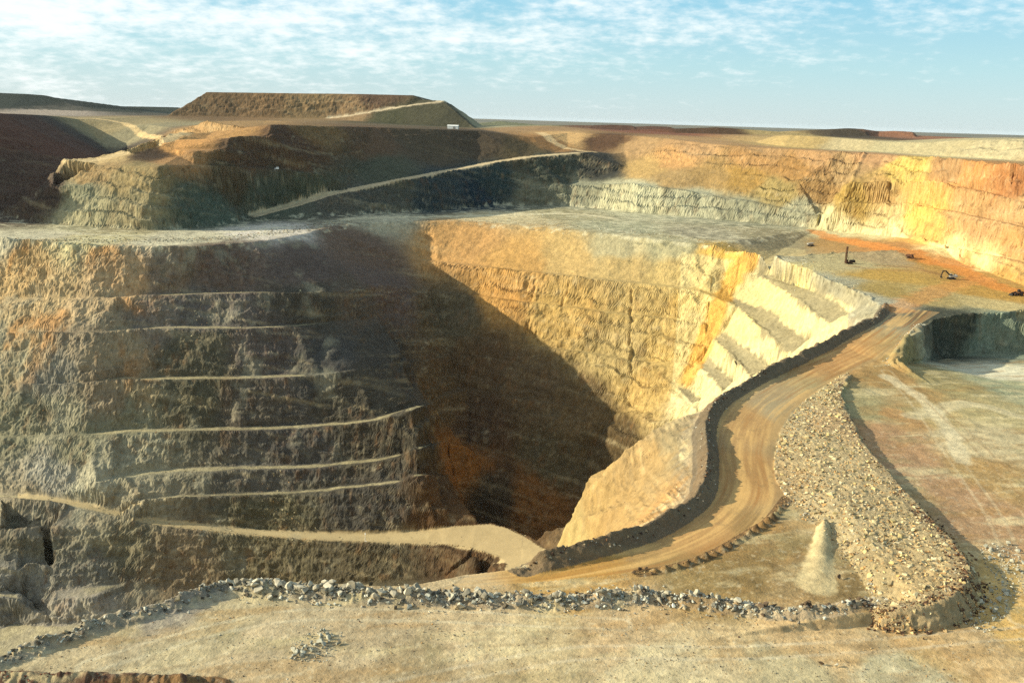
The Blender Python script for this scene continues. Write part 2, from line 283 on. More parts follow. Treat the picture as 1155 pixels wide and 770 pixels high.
# --- distances to plan polylines (cropped), point in polygon
def dist_line(X, Y, P, reach):
    """distance and arc position of points to polyline P (n,2); inf beyond reach"""
    D = np.full(X.shape, 1e9, f32); S = np.zeros(X.shape, f32); s = 0.
    for i in range(len(P)-1):
        (x0, y0), (x1, y1) = P[i][:2], P[i+1][:2]; l = math.hypot(x1-x0, y1-y0)
        m = (X > min(x0, x1)-reach) & (X < max(x0, x1)+reach) & (Y > min(y0, y1)-reach) & (Y < max(y0, y1)+reach)
        if m.any() and l > 1e-6:
            x, y = X[m], Y[m]; t = np.clip(((x-x0)*(x1-x0)+(y-y0)*(y1-y0))/(l*l), 0, 1)
            d = np.hypot(x-x0-t*(x1-x0), y-y0-t*(y1-y0)); k = d < D[m]
            dm, sm = D[m], S[m]; dm[k] = d[k]; sm[k] = s+t[k]*l; D[m] = dm; S[m] = sm
        s += l
    return D, S
def inpoly(X, Y, P):
    P = np.array(P)[:, :2]; ins = np.zeros(X.shape, bool)
    bx = (X > P[:, 0].min()) & (X < P[:, 0].max()) & (Y > P[:, 1].min()) & (Y < P[:, 1].max())
    x, y = X[bx], Y[bx]; r = np.zeros(x.shape, bool)
    for i in range(len(P)):
        x0, y0 = P[i]; x1, y1 = P[(i+1) % len(P)]
        if y0 == y1: continue
        c = ((y0 > y) != (y1 > y)) & (x < (x1-x0)*(y-y0)/(y1-y0)+x0); r ^= c
    ins[bx] = r; return ins
# --- break up the crests: warp the survey by noise
n1 = fbm(XG/28, YG/28, ZF/60, 3, 11); n2 = fbm(XG/28+31, YG/28, ZF/60, 3, 12)
n3 = vn(XG/7, YG/7, ZF/14, 13)*2-1; n4 = vn(XG/7+9, YG/7, ZF/14, 14)*2-1
near = sstep(330, 600, YG)*np.where(YG > 1130, .62, np.where((XG < -.05*YG) & (ZF < -5), .75, 1.))*np.where((ZF < -225) & (XG < .02*YG), .5, 1.)
ZF = sample(ZF, XG+near*(n1*4.5+n3*1.1), YG+near*(n2*4.5+n4*1.1))
del n1, n2, n3, n4

# --- earth berms along the road and rubble berm in the foreground (ridges on the ground)
def W2(pts, n=4): return smooth([pt(p) for p in pts], n)[:, :2]
BERM_L = W2(ROADL[:-1], 6)
BERM_L = BERM_L + 0
CHAIN = W2([(888, 562, -10), (868, 588, -10), (850, 599, -10), (815, 619, -10), (780, 634, -10), (745, 643, -10), (722, 646, -10)], 5)
FRONT = W2([(-60, 768, -10), (0, 746, -10), (60, 723, -10), (120, 703, -10), (200, 682, -10), (255, 664, -10), (300, 666, -10), (380, 671, -10), (450, 675, -10), (560, 678, -10), (640, 680, -10), (700, 676, -10), (760, 678, -10), (830, 688, -10), (890, 696, -10), (940, 694, -10), (985, 682, -10)], 4)
DARKN = W2([(-90, 772, -10), (0, 771, -10), (60, 773, -10), (150, 774, -10), (240, 776, -10)], 4)
SCARPB = W2([(1002, 412, -9), (1016, 396, -6), (1028, 378, -2), (1040, 366, 0)], 4)
ADD = np.zeros_like(ZF)
def ridge(P, h, w, lump=.35, ls=6., seed=3, bead=None, fade=True):
    d, s = dist_line(XG, YG, P, w*1.6); m = d < w*1.5
    k = np.clip(1-d[m]/w, 0, 1); k = np.sqrt(k)*k*.4+.6*k
    hh = h*(1+lump*(fbm(XG[m]/ls, YG[m]/ls, np.zeros(m.sum(), f32), 3, seed)))
    if bead: hh = hh*(.55+.45*np.cos(s[m]*2*math.pi/bead))
    if fade:
        tot = sum(math.hypot(*(P[i+1]-P[i])) for i in range(len(P)-1)); hh = hh*sstep(0, 12, s[m])*sstep(0, 10, tot-s[m])
    ADD[m] = np.maximum(ADD[m], k*hh)
ridge(BERM_L, 5.4, 7.4, .5, 22, 3); ridge(CHAIN, 1.9, 3.0, .8, 6, 4, bead=5.2)
ridge(FRONT, 2.6, 6.0, .9, 7, 5); ridge(DARKN, 3.4, 6, .5, 5, 6); ridge(SCARPB, 2.2, 3.5, .4, 5, 7)
ZF = ZF+ADD
# sandy fan in the hollow behind the rubble heap
ap, ft = Pz(931, 584, -6)[:2], Pz(921, 660, -10)[:2]
d, s = dist_line(XG, YG, np.array([ap, ft]), 20); ln = math.hypot(*(ft-ap)); m = d < 18
ww = 2.8+6.0*(s[m]/ln); ZF[m] += np.cos(np.clip(d[m]/ww, 0, 1)*math.pi/2)**2*(3.1*(1-.85*s[m]/ln))
BIG = fbm(XG/45, YG/45, np.zeros_like(XG), 3, 21)
ZF += BIG*np.where(YG < 700, .55, .3)*(np.abs(ZF+12) < 14)
del BIG
def HZ(x, y): return sample(ZF, np.atleast_1d(np.asarray(x, f32)), np.atleast_1d(np.asarray(y, f32)))
def hit(px, py):
    """first point of the terrain on the sight line"""
    d = ray(px, py); D = DF; z = HZ(d[0]*D, D); k = np.nonzero((CZ+d[2]*D < z) & (D > 150))[0]
    D = D[k[0]] if len(k) else 3500.
    return np.array([d[0]*D, D, float(HZ(d[0]*D, D)[0])])

# ------------------------------------------------------------------ resample rows by surface length, displace
NR = 1500
wgt = np.sqrt(np.diff(DF)[None, :]**2+np.diff(ZF, axis=1)**2)/DF[None, 1:]
wgt *= np.interp(DF[1:], [60, 200, 240, 2000, 2600, 3600], [.15, .25, 1, 1, .6, .4])[None, :]
cs = np.cumsum(np.pad(wgt, ((51, 50), (0, 0)), mode='edge'), axis=0); wgt = (cs[101:]-cs[:-101])/101
cum = np.concatenate([np.zeros((NU, 1)), np.cumsum(wgt, axis=1)], axis=1)
DR = np.empty((NU, NR), f32)
for i in range(NU): DR[i] = np.interp(np.linspace(0, cum[i, -1], NR), cum[i], DF)
X = (UC[:, None]*DR).astype(f32); Y = DR; Z = sample(ZF, X, Y).astype(f32)
del cum, wgt, cs
def normals(X, Y, Z):
    ax, ay, az = np.gradient(X, axis=0), np.gradient(Y, axis=0), np.gradient(Z, axis=0)
    bx, by, bz = np.gradient(X, axis=1), np.gradient(Y, axis=1), np.gradient(Z, axis=1)
    nx, ny, nz = ay*bz-az*by, az*bx-ax*bz, ax*by-ay*bx; l = np.sqrt(nx*nx+ny*ny+nz*nz)+1e-9
    return nx/l, ny/l, nz/l
nx, ny, nz = normals(X, Y, Z)
def blur(a, k):
    for ax in (0, 1):
        c = np.cumsum(np.pad(a, [((k+1, k) if q == ax else (0, 0)) for q in (0, 1)], mode='edge'), axis=ax, dtype=np.float64)
        n = 2*k+1; a = ((c[n:] - c[:-n]) if ax == 0 else (c[:, n:]-c[:, :-n]))/n
    return a.astype(f32)
SL = 1-blur(nz, 2)                                        # 0 flat .. 1 vertical
bx_, by_, bz_ = blur(nx, 3), blur(ny, 3), blur(nz, 3)
bl = np.sqrt(bx_**2+by_**2+bz_**2)+1e-6
steep = sstep(.06, .30, SL)

dC, sC = dist_line(X, Y, np.array([ap, ft]), 20); wC = 2.6+5.2*(sC/ln)+(vn(X/2, Y/2, X*0, 281)-.5)*2
# --- region masks (plan polygons)
def poly(pts): return [pt(p) for p in pts]
road_poly = [tuple(p) for p in RL] + list(smooth([pt(p) for p in ROADR], 4))[::-1]
road_poly = [q[:2] for q in road_poly]
mROAD = inpoly(X, Y, road_poly)
heap_poly = list(ht[:, :2]) + list(smooth([pt(p) for p in HEAPL], 3)[::-1][:, :2])
mHEAP = inpoly(X, Y, heap_poly)
ramp_poly = poly(tilt([(20, 557, -213), (75, 563, -220), (150, 580, -235), (200, 588, -243), (300, 597, -250), (400, 601, -252), (480, 597, -247), (510, 593.5, -243), (553, 591, -240), (575, 596, -239), (596, 607, -238), (615, 620, -236), ('w', 34, 660, -230), ('w', 20, 560, -212), ('w', -20, 560, -212), ('w', -8, 660, -232), (572, 636, -241), (545, 622, -244), (500, 613.5, -248), (415, 612, -252), (300, 604, -251), (200, 595, -244), (150, 587, -236), (75, 569, -221), (20, 562, -214)]))
mRAMP = inpoly(X, Y, ramp_poly) & (nz > .6)
uramp_poly = list(o[:, :2])+list(q[::-1, :2])
mURAMP = inpoly(X, Y, uramp_poly)
dBL, sBL = dist_line(X, Y, BERM_L, 24); dCH, sCH = dist_line(X, Y, CHAIN, 8); dFR, sFR = dist_line(X, Y, FRONT, 12); dDN, _ = dist_line(X, Y, DARKN, 12)
mBL = dBL < 6.2; mCH = dCH < 2.8; mFR = dFR < 5; mDN = dDN < 5.5
mFLOOR = (Y < 720) & (Z > -40) & (steep < .6) & ~mROAD
dFill, _ = dist_line(X, Y, BERM_L, 90)
mFILL = (dFill < 80) & (Y < 520) & (Z < -13.2) & (Y > 292) & (X > -60) & (X < 130)
mMESA = (Y > 2150) & (Z > 139) & (Y < 3150) & (X < 60) & (X > -960)
protect = blur((mROAD | mRAMP).astype(f32), 1)

# displacement along the blurred normal
amp = (0.12+steep*np.where(Y < 560, .9, 2.6))*(1-.9*protect)
amp = amp*np.where((Y > 900) & (Z > 2) & (X > .12*Y), 1.15, 1.)*np.where((Y > 900) & (Z > 2) & (X < .12*Y), .95, 1.)
fillr = fbm(X/4, Y/14+Z/14, Z/30, 3, 49, .6, True)*1.1*blur(mFILL.astype(f32), 2)
strat = Z*.42
dsp = crag(X/22, Y/22, Z/16, 5, 31, .62)*1.25+fbm(X/9, Y/9, Z/45, 2, 45, .6, True)*.25
leftw = (sstep(-.36, -.45, X/Y)*(Z < -2)*(Y > 560)).astype(f32)
dsp = dsp+leftw*(crag(X/13, Y/13, Z/13, 4, 47, .65)*1.1)
def lifts(per, a_, sd_):
    t_ = Z/per+.7*fbm(X/90, Y/90, X*0, 3, sd_)+.12*fbm(X/14, Y/14, X*0, 2, sd_+5); f_ = t_-np.floor(t_); return a_*(np.minimum(f_/.86, (1-f_)/.14)-.5)*(.35+.9*vn(X/50, Y/50, np.floor(t_)*3.7, sd_+9))
rtw = (Z < -3) & (X > .225*Y) & (Y > 700)
backw = ((Z < -3) & (X > -.13*Y) & (Y > 700) & ~rtw).astype(f32); upw = ((Z > 3) & (Y > 900)).astype(f32)
LIFT = steep*(backw*lifts(25, 3.8, 231)+upw*lifts(17, 4.2, 241)+(1-backw)*(1-upw)*(~rtw)*(Y > 600)*lifts(9.5, 1.6, 251))
dsp = dsp*amp*np.where(rtw, .6, 1.)+LIFT
big = fbm(X/70, Y/70, Z/90, 2, 51)*3.5*steep*(Y > 560)
gul = np.zeros_like(X)
for gi, (xa, ya, xb, yb, dep, wd_) in enumerate(((712, 330, 713, 362, 4, 3.4), (711, 376, 713, 418, 3.5, 3), (604, 318, 598, 345, 3, 3), (640, 326, 634, 345, 3, 3), (596, 368, 604, 378, 6, 5))):
    pa, pb = hit(xa, ya)[:2], hit(xb, yb)[:2]; nn_ = 7; tt_ = np.linspace(0, 1, nn_)[:, None]; pl = pa+(pb-pa)*tt_; pl[1:-1, 0] += rng.normal(0, 1.8, nn_-2)
    d_, _ = dist_line(X, Y, pl, 10); mod = np.clip(.15+1.5*vn(X/6+gi, Y/6, Z/9, 186), 0, 1)
    gul = np.maximum(gul, dep*mod*np.clip(1-(d_+(vn(X/3, Y/3, Z/3, 185)-.5)*4)/wd_, 0, 1))
dsp = dsp-gul
dsp = dsp+big+fillr+fbm(X/30, Y/30, Z/30, 3, 57, .6, True)*1.6*steep*((Y > 1150) & (X > .1*Y))
heapn = (fbm(X/3.2, Y/3.2, Z/3.2, 2, 61, .6, True)*.7)*blur(mHEAP*.8+mFR*.8+mDN*1., 1)
dsp = dsp+heapn+blur(mBL.astype(f32), 1)*fbm(X/3., Y/3., Z/3., 2, 62)*.9
X2, Y2, Z2 = X+bx_/bl*dsp, Y+by_/bl*dsp, Z+bz_/bl*dsp
Z2 = Z2+fbm(X/6, Y/6, np.zeros_like(X), 3, 71)*.22*(1-steep)*(1-.8*protect)
nx, ny, nz = normals(X2, Y2, Z2)

# ------------------------------------------------------------------ rock colours (own tones, with shade painted into the walls that lie in it)
def lin(c): c = np.array(c, float)/255; return np.where(c <= .04045, c/12.92, ((c+.055)/1.055)**2.4)
ANCH = []
def A(px, py, c, w=1.0): ANCH.append((hit(px, py), lin(c), w))
OCH, TAN, GRY, GGR, YEL, ORA, RED, BRN, DGR, PAL, CRM = (168,128,72), (172,142,96), (140,136,122), (122,117,92), (196,152,60), (186,116,58), (150,86,52), (112,84,54), (86,81,64), (186,176,146), (206,186,136)
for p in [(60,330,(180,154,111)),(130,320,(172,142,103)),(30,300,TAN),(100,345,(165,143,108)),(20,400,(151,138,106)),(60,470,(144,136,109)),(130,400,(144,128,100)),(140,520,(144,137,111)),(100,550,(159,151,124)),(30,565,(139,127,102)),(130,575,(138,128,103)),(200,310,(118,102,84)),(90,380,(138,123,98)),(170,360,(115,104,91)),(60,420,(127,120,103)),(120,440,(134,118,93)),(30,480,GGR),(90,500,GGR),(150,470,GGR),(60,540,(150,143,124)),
          (250,300,(101,85,72)),(230,350,(99,92,84)),(220,400,(86,81,64)),(220,455,(82,78,61)),(280,455,(84,77,66)),(300,400,(89,80,72)),(350,300,(94,81,71)),(350,350,(75,70,59)),(360,410,(69,67,62)),(400,450,(70,65,54)),(330,510,(77,73,66)),(430,500,(68,63,52)),(400,280,(107,88,72)),(430,320,(96,82,72)),(400,330,(90,79,65)),(440,400,(69,65,57)),  # shaded flank of the left wall: shade painted in as dark anchors
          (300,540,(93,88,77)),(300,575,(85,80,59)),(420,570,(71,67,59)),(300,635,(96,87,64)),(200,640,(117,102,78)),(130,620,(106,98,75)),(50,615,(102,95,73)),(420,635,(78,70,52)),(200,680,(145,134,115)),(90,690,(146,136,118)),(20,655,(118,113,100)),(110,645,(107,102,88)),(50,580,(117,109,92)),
          (30,268,PAL),(100,270,(184,171,126)),(200,270,PAL),(300,262,(201,190,172)),(420,246,(176,166,136)),(560,245,(190,172,130)),(700,258,(160,156,124)),(800,265,(148,140,114)),(870,265,(138,128,98)),(640,240,(150,140,104)),
          (520,275,(183,140,86)),(590,300,(183,142,83)),(560,330,(179,135,75)),(640,290,(180,150,96)),(640,350,(175,144,86)),(700,300,(176,150,98)),(700,400,(164,142,93)),(760,310,(176,152,98)),(770,370,(176,148,90)),(800,300,(188,154,84)),(815,290,(198,160,80)),(790,350,(201,162,80)),(770,410,(191,161,97)),(735,440,(174,145,88)),(740,350,(178,152,96)),
          (700,280,(166,154,116)),(760,280,(158,150,114)),
          (550,420,(88,70,48)),(600,440,(92,76,54)),(650,460,(97,80,54)),(520,350,(88,78,58)),(520,520,(140,94,48)),(540,480,(81,63,46)),(600,560,(126,86,46)),(620,520,(83,72,50)),(560,560,(72,59,42)),(490,450,(94,76,52)),(500,580,(81,61,40)),(690,500,(81,66,42)),  # back wall inside the pit shadow: shadow painted in, plus orange stain columns
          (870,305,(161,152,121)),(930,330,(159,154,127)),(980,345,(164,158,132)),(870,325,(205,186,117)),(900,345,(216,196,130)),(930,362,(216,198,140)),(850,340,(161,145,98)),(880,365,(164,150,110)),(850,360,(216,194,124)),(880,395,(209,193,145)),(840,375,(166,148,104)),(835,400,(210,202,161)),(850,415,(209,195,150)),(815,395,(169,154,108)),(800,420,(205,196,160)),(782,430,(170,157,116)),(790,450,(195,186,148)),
          (960,300,(170,156,113)),(1000,290,(161,141,104)),(1000,310,(172,139,72)),(1060,300,(166,130,69)),(1100,310,(166,130,71)),(1010,330,(159,135,78)),(1050,335,(161,141,91)),(1130,330,(166,129,65)),(1110,345,(180,160,110)),(960,275,(149,118,73)),(1080,298,(188,136,80)),(1000,280,(158,117,70)),
          (1130,370,(116,124,104)),(1060,385,(66,68,56)),(1120,380,(124,130,108)),(1090,360,(66,68,56)),  # scarp: the darkest anchors paint the shade on its face
          (1000,430,(160,128,80)),(1060,430,(153,137,92)),(1130,420,(196,188,158)),(1150,440,(150,150,116)),(980,460,(158,146,104)),(1050,470,(174,151,102)),(1120,470,(169,153,108)),(1010,500,(170,133,95)),(1060,540,(170,134,97)),(1100,500,(193,174,132)),(1130,540,(168,138,90)),(1120,590,(167,133,96)),(1145,500,(183,166,126)),(1020,470,(171,133,86)),
          (930,400,(178,135,85)),(850,480,(175,138,89)),(840,540,(171,131,81)),(780,600,(175,135,85)),(640,645,(176,134,70)),
          (970,540,(170,144,101)),(1030,620,(175,146,98)),(920,500,(164,140,98)),(900,470,(156,140,106)),(1050,660,(178,144,91)),(960,480,(175,133,90)),(980,600,(168,146,106)),
          (830,640,(136,112,70)),(880,620,(140,112,70)),(925,640,(152,128,88)),(930,600,(168,146,104)),(960,655,(128,106,68)),(800,655,(144,120,76)),
          (740,520,(156,129,85)),(700,570,(153,125,80)),(670,580,(158,130,82)),(760,500,(137,122,90)),(650,600,(163,141,91)),
          (100,745,(175,157,121)),(250,710,(176,160,123)),(300,740,(186,166,129)),(400,720,(180,160,124)),(520,710,(186,163,124)),(620,740,(176,156,116)),(700,710,(185,158,116)),(820,720,(191,166,122)),(930,720,(189,160,115)),(1050,720,(188,154,105)),(1120,740,(186,157,112)),(760,750,(193,175,135)),(880,755,(175,160,122)),(1040,755,(182,169,133)),(470,745,(154,136,102)),(1140,690,(196,160,96)),
          (30,200,(84,66,54)),(60,150,(84,62,50)),(20,150,(92,64,50)),(50,220,(76,62,52)),(100,160,(70,62,54)),(150,152,(136,126,96)),(130,142,(144,128,92)),  # far left wall darkened for its shade; last two anchors on the lit slope
          (100,240,(154,146,112)),(140,240,(146,134,100)),(100,200,(150,124,84)),(150,200,(138,120,82)),(90,215,(140,136,106)),(120,178,(176,150,104)),(170,162,(170,144,100)),(200,165,(190,140,84)),(205,180,(150,114,74)),(175,174,(70,56,42)),(260,150,(168,128,80)),(230,140,(164,130,86)),
          (230,230,(80,88,72)),(300,220,(78,82,66)),(250,205,(84,72,52)),(350,215,(80,84,66)),(280,175,(84,66,50)),(330,160,(88,66,50)),(340,180,(86,66,48)),(420,165,(96,76,56)),(480,165,(84,72,54)),(430,190,(76,78,62)),(540,160,(78,66,50)),(590,170,(76,66,46)),(350,145,(120,96,64)),(380,230,(86,82,70)),  # upper walls facing away from the sun, next row too: shade in the colour
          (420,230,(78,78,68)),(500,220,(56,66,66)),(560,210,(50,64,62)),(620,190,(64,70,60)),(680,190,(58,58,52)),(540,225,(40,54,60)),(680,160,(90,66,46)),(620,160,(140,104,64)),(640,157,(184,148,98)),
          (600,222,(112,110,90)),(660,220,(134,132,108)),(720,222,(172,168,136)),(780,230,(156,153,125)),(840,240,(136,134,109)),(900,240,(142,139,113)),(700,225,(174,168,134)),
          (940,255,(194,182,136)),(1000,262,(205,188,137)),(1070,283,(214,188,130)),(1110,290,(212,184,126)),
          (730,190,(178,146,92)),(760,180,(180,138,88)),(800,200,(150,122,77)),(760,200,(154,127,84)),(840,200,(152,120,65)),(850,180,(158,121,76)),(880,215,(140,122,76)),(900,190,(149,113,67)),(920,215,(144,113,70)),(960,230,(152,125,67)),(960,190,(153,126,86)),(920,178,(159,124,84)),(980,178,(162,126,88)),(1020,195,(185,158,86)),(1000,215,(161,131,82)),(1040,240,(204,158,82)),(1045,225,(200,154,86)),(1050,260,(200,156,86)),(1100,200,(176,128,76)),(1130,205,(160,112,68)),(1150,200,(150,102,62)),(1090,230,(170,135,88)),(1140,245,(170,136,92)),(1100,260,(168,132,88)),(1140,275,(169,130,81)),(1070,190,(158,124,84)),(1000,250,(170,149,102)),(720,165,(159,128,88)),(780,165,(161,128,89)),(860,168,(156,124,85)),
          (900,160,(166,142,93)),(960,163,(172,156,117)),(1000,165,(164,152,115)),(1060,166,(170,156,117)),(1120,168,(166,154,119)),(880,150,(160,138,93)),(1000,153,(140,98,72)),
          (290,118,(120,95,66)),(350,118,(129,106,74)),(250,118,(108,87,62)),(420,115,(97,76,58)),(400,125,(135,110,79)),(480,128,(73,70,52)),(510,135,(64,62,47)),(440,132,(67,66,47)),  # flat topped dump; its dark right end has shade painted in
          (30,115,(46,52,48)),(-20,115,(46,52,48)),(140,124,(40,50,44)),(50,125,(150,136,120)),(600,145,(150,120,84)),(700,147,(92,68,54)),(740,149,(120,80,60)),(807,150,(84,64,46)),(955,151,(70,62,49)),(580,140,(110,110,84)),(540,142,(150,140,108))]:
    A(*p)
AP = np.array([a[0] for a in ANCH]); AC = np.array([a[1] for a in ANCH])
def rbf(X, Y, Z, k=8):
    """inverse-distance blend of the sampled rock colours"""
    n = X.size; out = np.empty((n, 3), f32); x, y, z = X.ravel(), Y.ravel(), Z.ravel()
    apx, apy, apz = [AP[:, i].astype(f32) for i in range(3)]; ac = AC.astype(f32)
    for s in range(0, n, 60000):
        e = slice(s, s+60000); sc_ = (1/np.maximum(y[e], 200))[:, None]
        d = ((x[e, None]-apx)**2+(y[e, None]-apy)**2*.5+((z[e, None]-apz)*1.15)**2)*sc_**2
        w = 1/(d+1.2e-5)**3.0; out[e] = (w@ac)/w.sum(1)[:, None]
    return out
wx = fbm(X/40, Y/40, Z/40, 5, 81, .68)*20; wy = fbm(X/40+7, Y/40, Z/40, 5, 86, .68)*20; wz = fbm(X/30, Y/30+3, Z/60, 5, 91, .68)*14
st = 1-.7*(mROAD | mRAMP)-.15*mFLOOR
C4 = 2
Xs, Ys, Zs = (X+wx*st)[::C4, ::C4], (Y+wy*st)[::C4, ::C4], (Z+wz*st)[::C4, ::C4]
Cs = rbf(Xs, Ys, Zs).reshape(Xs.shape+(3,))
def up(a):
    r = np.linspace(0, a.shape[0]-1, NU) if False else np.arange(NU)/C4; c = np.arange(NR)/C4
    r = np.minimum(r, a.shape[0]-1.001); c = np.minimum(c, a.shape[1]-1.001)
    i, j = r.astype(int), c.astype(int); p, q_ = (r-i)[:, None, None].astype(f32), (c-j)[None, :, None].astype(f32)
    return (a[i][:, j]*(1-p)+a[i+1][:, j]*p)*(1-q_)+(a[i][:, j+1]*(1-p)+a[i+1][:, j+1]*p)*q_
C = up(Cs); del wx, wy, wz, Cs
def mix(m, c, k=1.0):
    global C
    w = (np.clip(m, 0, 1)*k)[..., None].astype(f32); C = C*(1-w)+np.asarray(lin(c), f32)*w
# rubble lying on benches is paler than the faces; rust and dark streaks run down the faces
flat = 1-sstep(.04, .16, SL)
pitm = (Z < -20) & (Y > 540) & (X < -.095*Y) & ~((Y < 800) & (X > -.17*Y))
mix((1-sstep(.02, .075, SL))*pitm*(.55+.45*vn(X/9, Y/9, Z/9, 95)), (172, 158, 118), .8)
strk = sstep(.1, .7, fbm(X/7, Y/7, Z/90, 3, 96, .6)); strk2 = sstep(.15, .7, fbm(X/11+4, Y/11, Z/120, 3, 99, .6))
mix(strk*steep*(Y > 500)*(Z < 200), (120, 82, 46), .34); mix(strk2*steep*(Y > 500), (66, 64, 52), .30)
mix(sstep(.35, .8, fbm(X/14, Y/14, Z/8, 3, 104, .6))*(Y > 500)*steep, (196, 182, 146), .30)
bed = fbm((X*.18+Y*.1+Z)/5.5, X/120, Y/120, 4, 191, .65); up_ = (Y > 540).astype(f32)*steep
mix(up_*sstep(.12, .6, bed), (92, 78, 56), .32); mix(up_*sstep(.12, .6, -bed), (196, 176, 132), .26)
spk = fbm(X/3.5, Y/3.5, Z/3.5, 2, 195, .7); mix(up_*sstep(.3, .75, spk), (184, 170, 132), .2); mix(up_*sstep(.25, .7, -spk), (70, 62, 46), .3)
# road surface: compacted ochre with pale wheel tracks, greyer edge
cl = smooth([(pt(a)+pt(b))/2 for a, b in zip([(1030,349,0),(1011,366,-2),(983,389,-6),(933,412,-9),(880,441,-10),(846,470,-10),(834,508,-10),(838,545,-10),(828,572,-10),(800,597,-10),(742,622,-10),(675,637,-10),(600,648,-10),(515,656,-10)], [(1030,349,0),(1011,366,-2),(983,389,-6),(933,412,-9),(880,441,-10),(846,470,-10),(834,508,-10),(838,545,-10),(828,572,-10),(800,597,-10),(742,622,-10),(675,637,-10),(600,648,-10),(515,656,-10)])], 5)
dR, sR = dist_line(X, Y, cl, 30); trk = fbm(dR/2.6, sR/60, np.zeros_like(X), 3, 111, .6)
mix(mROAD*sstep(-.1, .5, trk), (212, 170, 106), .7); mix(mROAD*sstep(.0, .5, -trk), (160, 112, 62), .6)
spl = fbm(X/5, Y/5, X*0, 4, 197, .65); mix(mROAD*sstep(.3, .6, spl), (138, 112, 78), .4)
mix(mROAD*sstep(11, 17, dR), (150, 126, 88), .6)
mix(mRAMP, (186, 164, 120), .8); mix(mURAMP, (196, 174, 134), .85)
mix(sstep(16, 8, dBL+(vn(X/5, Y/5, Z/5, 183)-.5)*10)*(mFILL | (Z < -10.5)), (140, 128, 104), .75); mix(mBL*1., (104, 92, 74), .85); mix(mCH*1., (96, 74, 50), .85); mix(mDN*1., (76, 46, 36), .9)
mix(mFR*1., (140, 130, 112), .55)
hl = dist_line(X, Y, hc[:, :2], 9)[0]; mix((hl < 6)*mHEAP, (104, 74, 54), .55)
# tracks, pale dust and rust stains on the bench floors
fl = (mFLOOR & ~mHEAP).astype(f32)
t1 = fbm(X/38+.3*Y/38, Y/10-.25*X/10, np.zeros_like(X), 5, 121, .62); t2 = fbm(X/20, Y/12, np.zeros_like(X), 5, 126, .62)
mix(fl*sstep(.08, .55, t1), (206, 188, 142), .6); mix(fl*sstep(.05, .5, -t1), (158, 122, 72), .45); mix(fl*sstep(.1, .5, t2), (150, 138, 96), .4)
def track_paint(pts, w_, c, k=.85, jit=.35):
    P_ = smooth([pt(p)[:2] if len(pt(p)) else 0 for p in pts], 3); d_, _ = dist_line(X, Y, P_, w_*2); mix(sstep(w_*1.25, w_*.6, d_+(vn(X/9, Y/9, Z/9, 171)-.5)*w_*jit*2), c, k)
def on(*q_): return [('w', *hit(*p)) for p in q_]
track_paint([('d', 372, 133.5, 2325), ('d', 405, 128.5, 2329), ('d', 440, 122.5, 2337), ('d', 475, 117, 2347), ('d', 500, 114, 2359), ('d', 480, 112.5, 2420)], 11, (206, 186, 150))
track_paint([('d', 610, 148, 1900), ('d', 622, 155, 1800), ('d', 640, 164, 1760), ('d', 668, 171, 1720)], 12, (206, 176, 128))
track_paint([('d', 88, 133, 2040), ('d', 140, 139, 2010), ('d', 185, 146, 1650), ('d', 210, 152, 1420)], 8, (206, 176, 124))
track_paint([('d', 80, 183, 1236), ('d', 111, 180, 1251), ('d', 145, 170.5, 1276), ('d', 182, 159, 1320), ('d', 205, 151, 1390)], 14, (190, 166, 122))
track_paint(on((922, 262), (960, 272), (1000, 281), (1040, 292), (1080, 303), (1110, 318), (1150, 330)), 16, (204, 130, 62), .7)
track_paint(on((390, 247), (455, 245), (560, 243), (640, 241), (690, 246)), 13, (206, 192, 154), .75)
track_paint(on((60, 262), (150, 266), (240, 263), (330, 256)), 10, (196, 186, 156), .5)
track_paint(on((1010, 350), (1040, 335), (1075, 322), (1110, 314)), 14, (200, 138, 76), .5)
track_paint(on((990, 300), (1030, 302), (1060, 310)), 5, (140, 104, 64), .5)
track_paint(on((960, 300), (1000, 305), (1040, 305)), 6, (150, 112, 70), .4)
track_paint(on((1000, 425), (1040, 450), (1070, 485), (1085, 520)), 5, (214, 198, 158), .6)
track_paint(on((1030, 470), (1090, 455), (1150, 470)), 7, (206, 190, 150), .5)
def ruts(pts, c, k, gap=3.4):
    P_ = smooth([pt(p)[:2] for p in pts], 6); d_, s_ = dist_line(X, Y, P_, 8); mix(sstep(1.1, .5, np.abs(d_-gap))*(.4+.6*vn(s_/9, d_*0, d_*0, 201))*(mFLOOR & ~mHEAP), c, k)
ruts([(150, 768, -10), (330, 735, -10), (520, 722, -10), (760, 716, -10), (1000, 722, -10), (1160, 735, -10)], (150, 128, 92), .4)
ruts([(420, 780, -10), (640, 738, -10), (860, 735, -10), (1160, 712, -10)], (206, 192, 160), .4); ruts([(100, 752, -10), (220, 716, -10), (330, 694, -10), (480, 694, -10), (700, 704, -10)], (206, 194, 160), .45)
ruts([(1150, 700, -10.5), (1130, 600, -12), (1080, 520, -12), (1030, 450, -12), (1000, 418, -10)], (206, 186, 146), .45); ruts([(1160, 560, -13), (1090, 490, -13), (1040, 445, -13), (1005, 412, -10)], (146, 112, 74), .4)
g1 = fbm(X/1.7, Y/1.7, X*0, 3, 205, .7); mix(mFLOOR*(Y < 480)*sstep(.2, .6, g1), (110, 96, 72), .35); mix(mFLOOR*(Y < 480)*sstep(.2, .6, -g1), (214, 200, 164), .3)
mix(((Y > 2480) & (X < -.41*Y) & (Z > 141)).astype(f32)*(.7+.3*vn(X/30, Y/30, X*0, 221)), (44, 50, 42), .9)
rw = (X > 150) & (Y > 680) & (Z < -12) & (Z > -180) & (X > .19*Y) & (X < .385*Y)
mix(rw*(1-.5*flat), (200, 182, 128), .65)
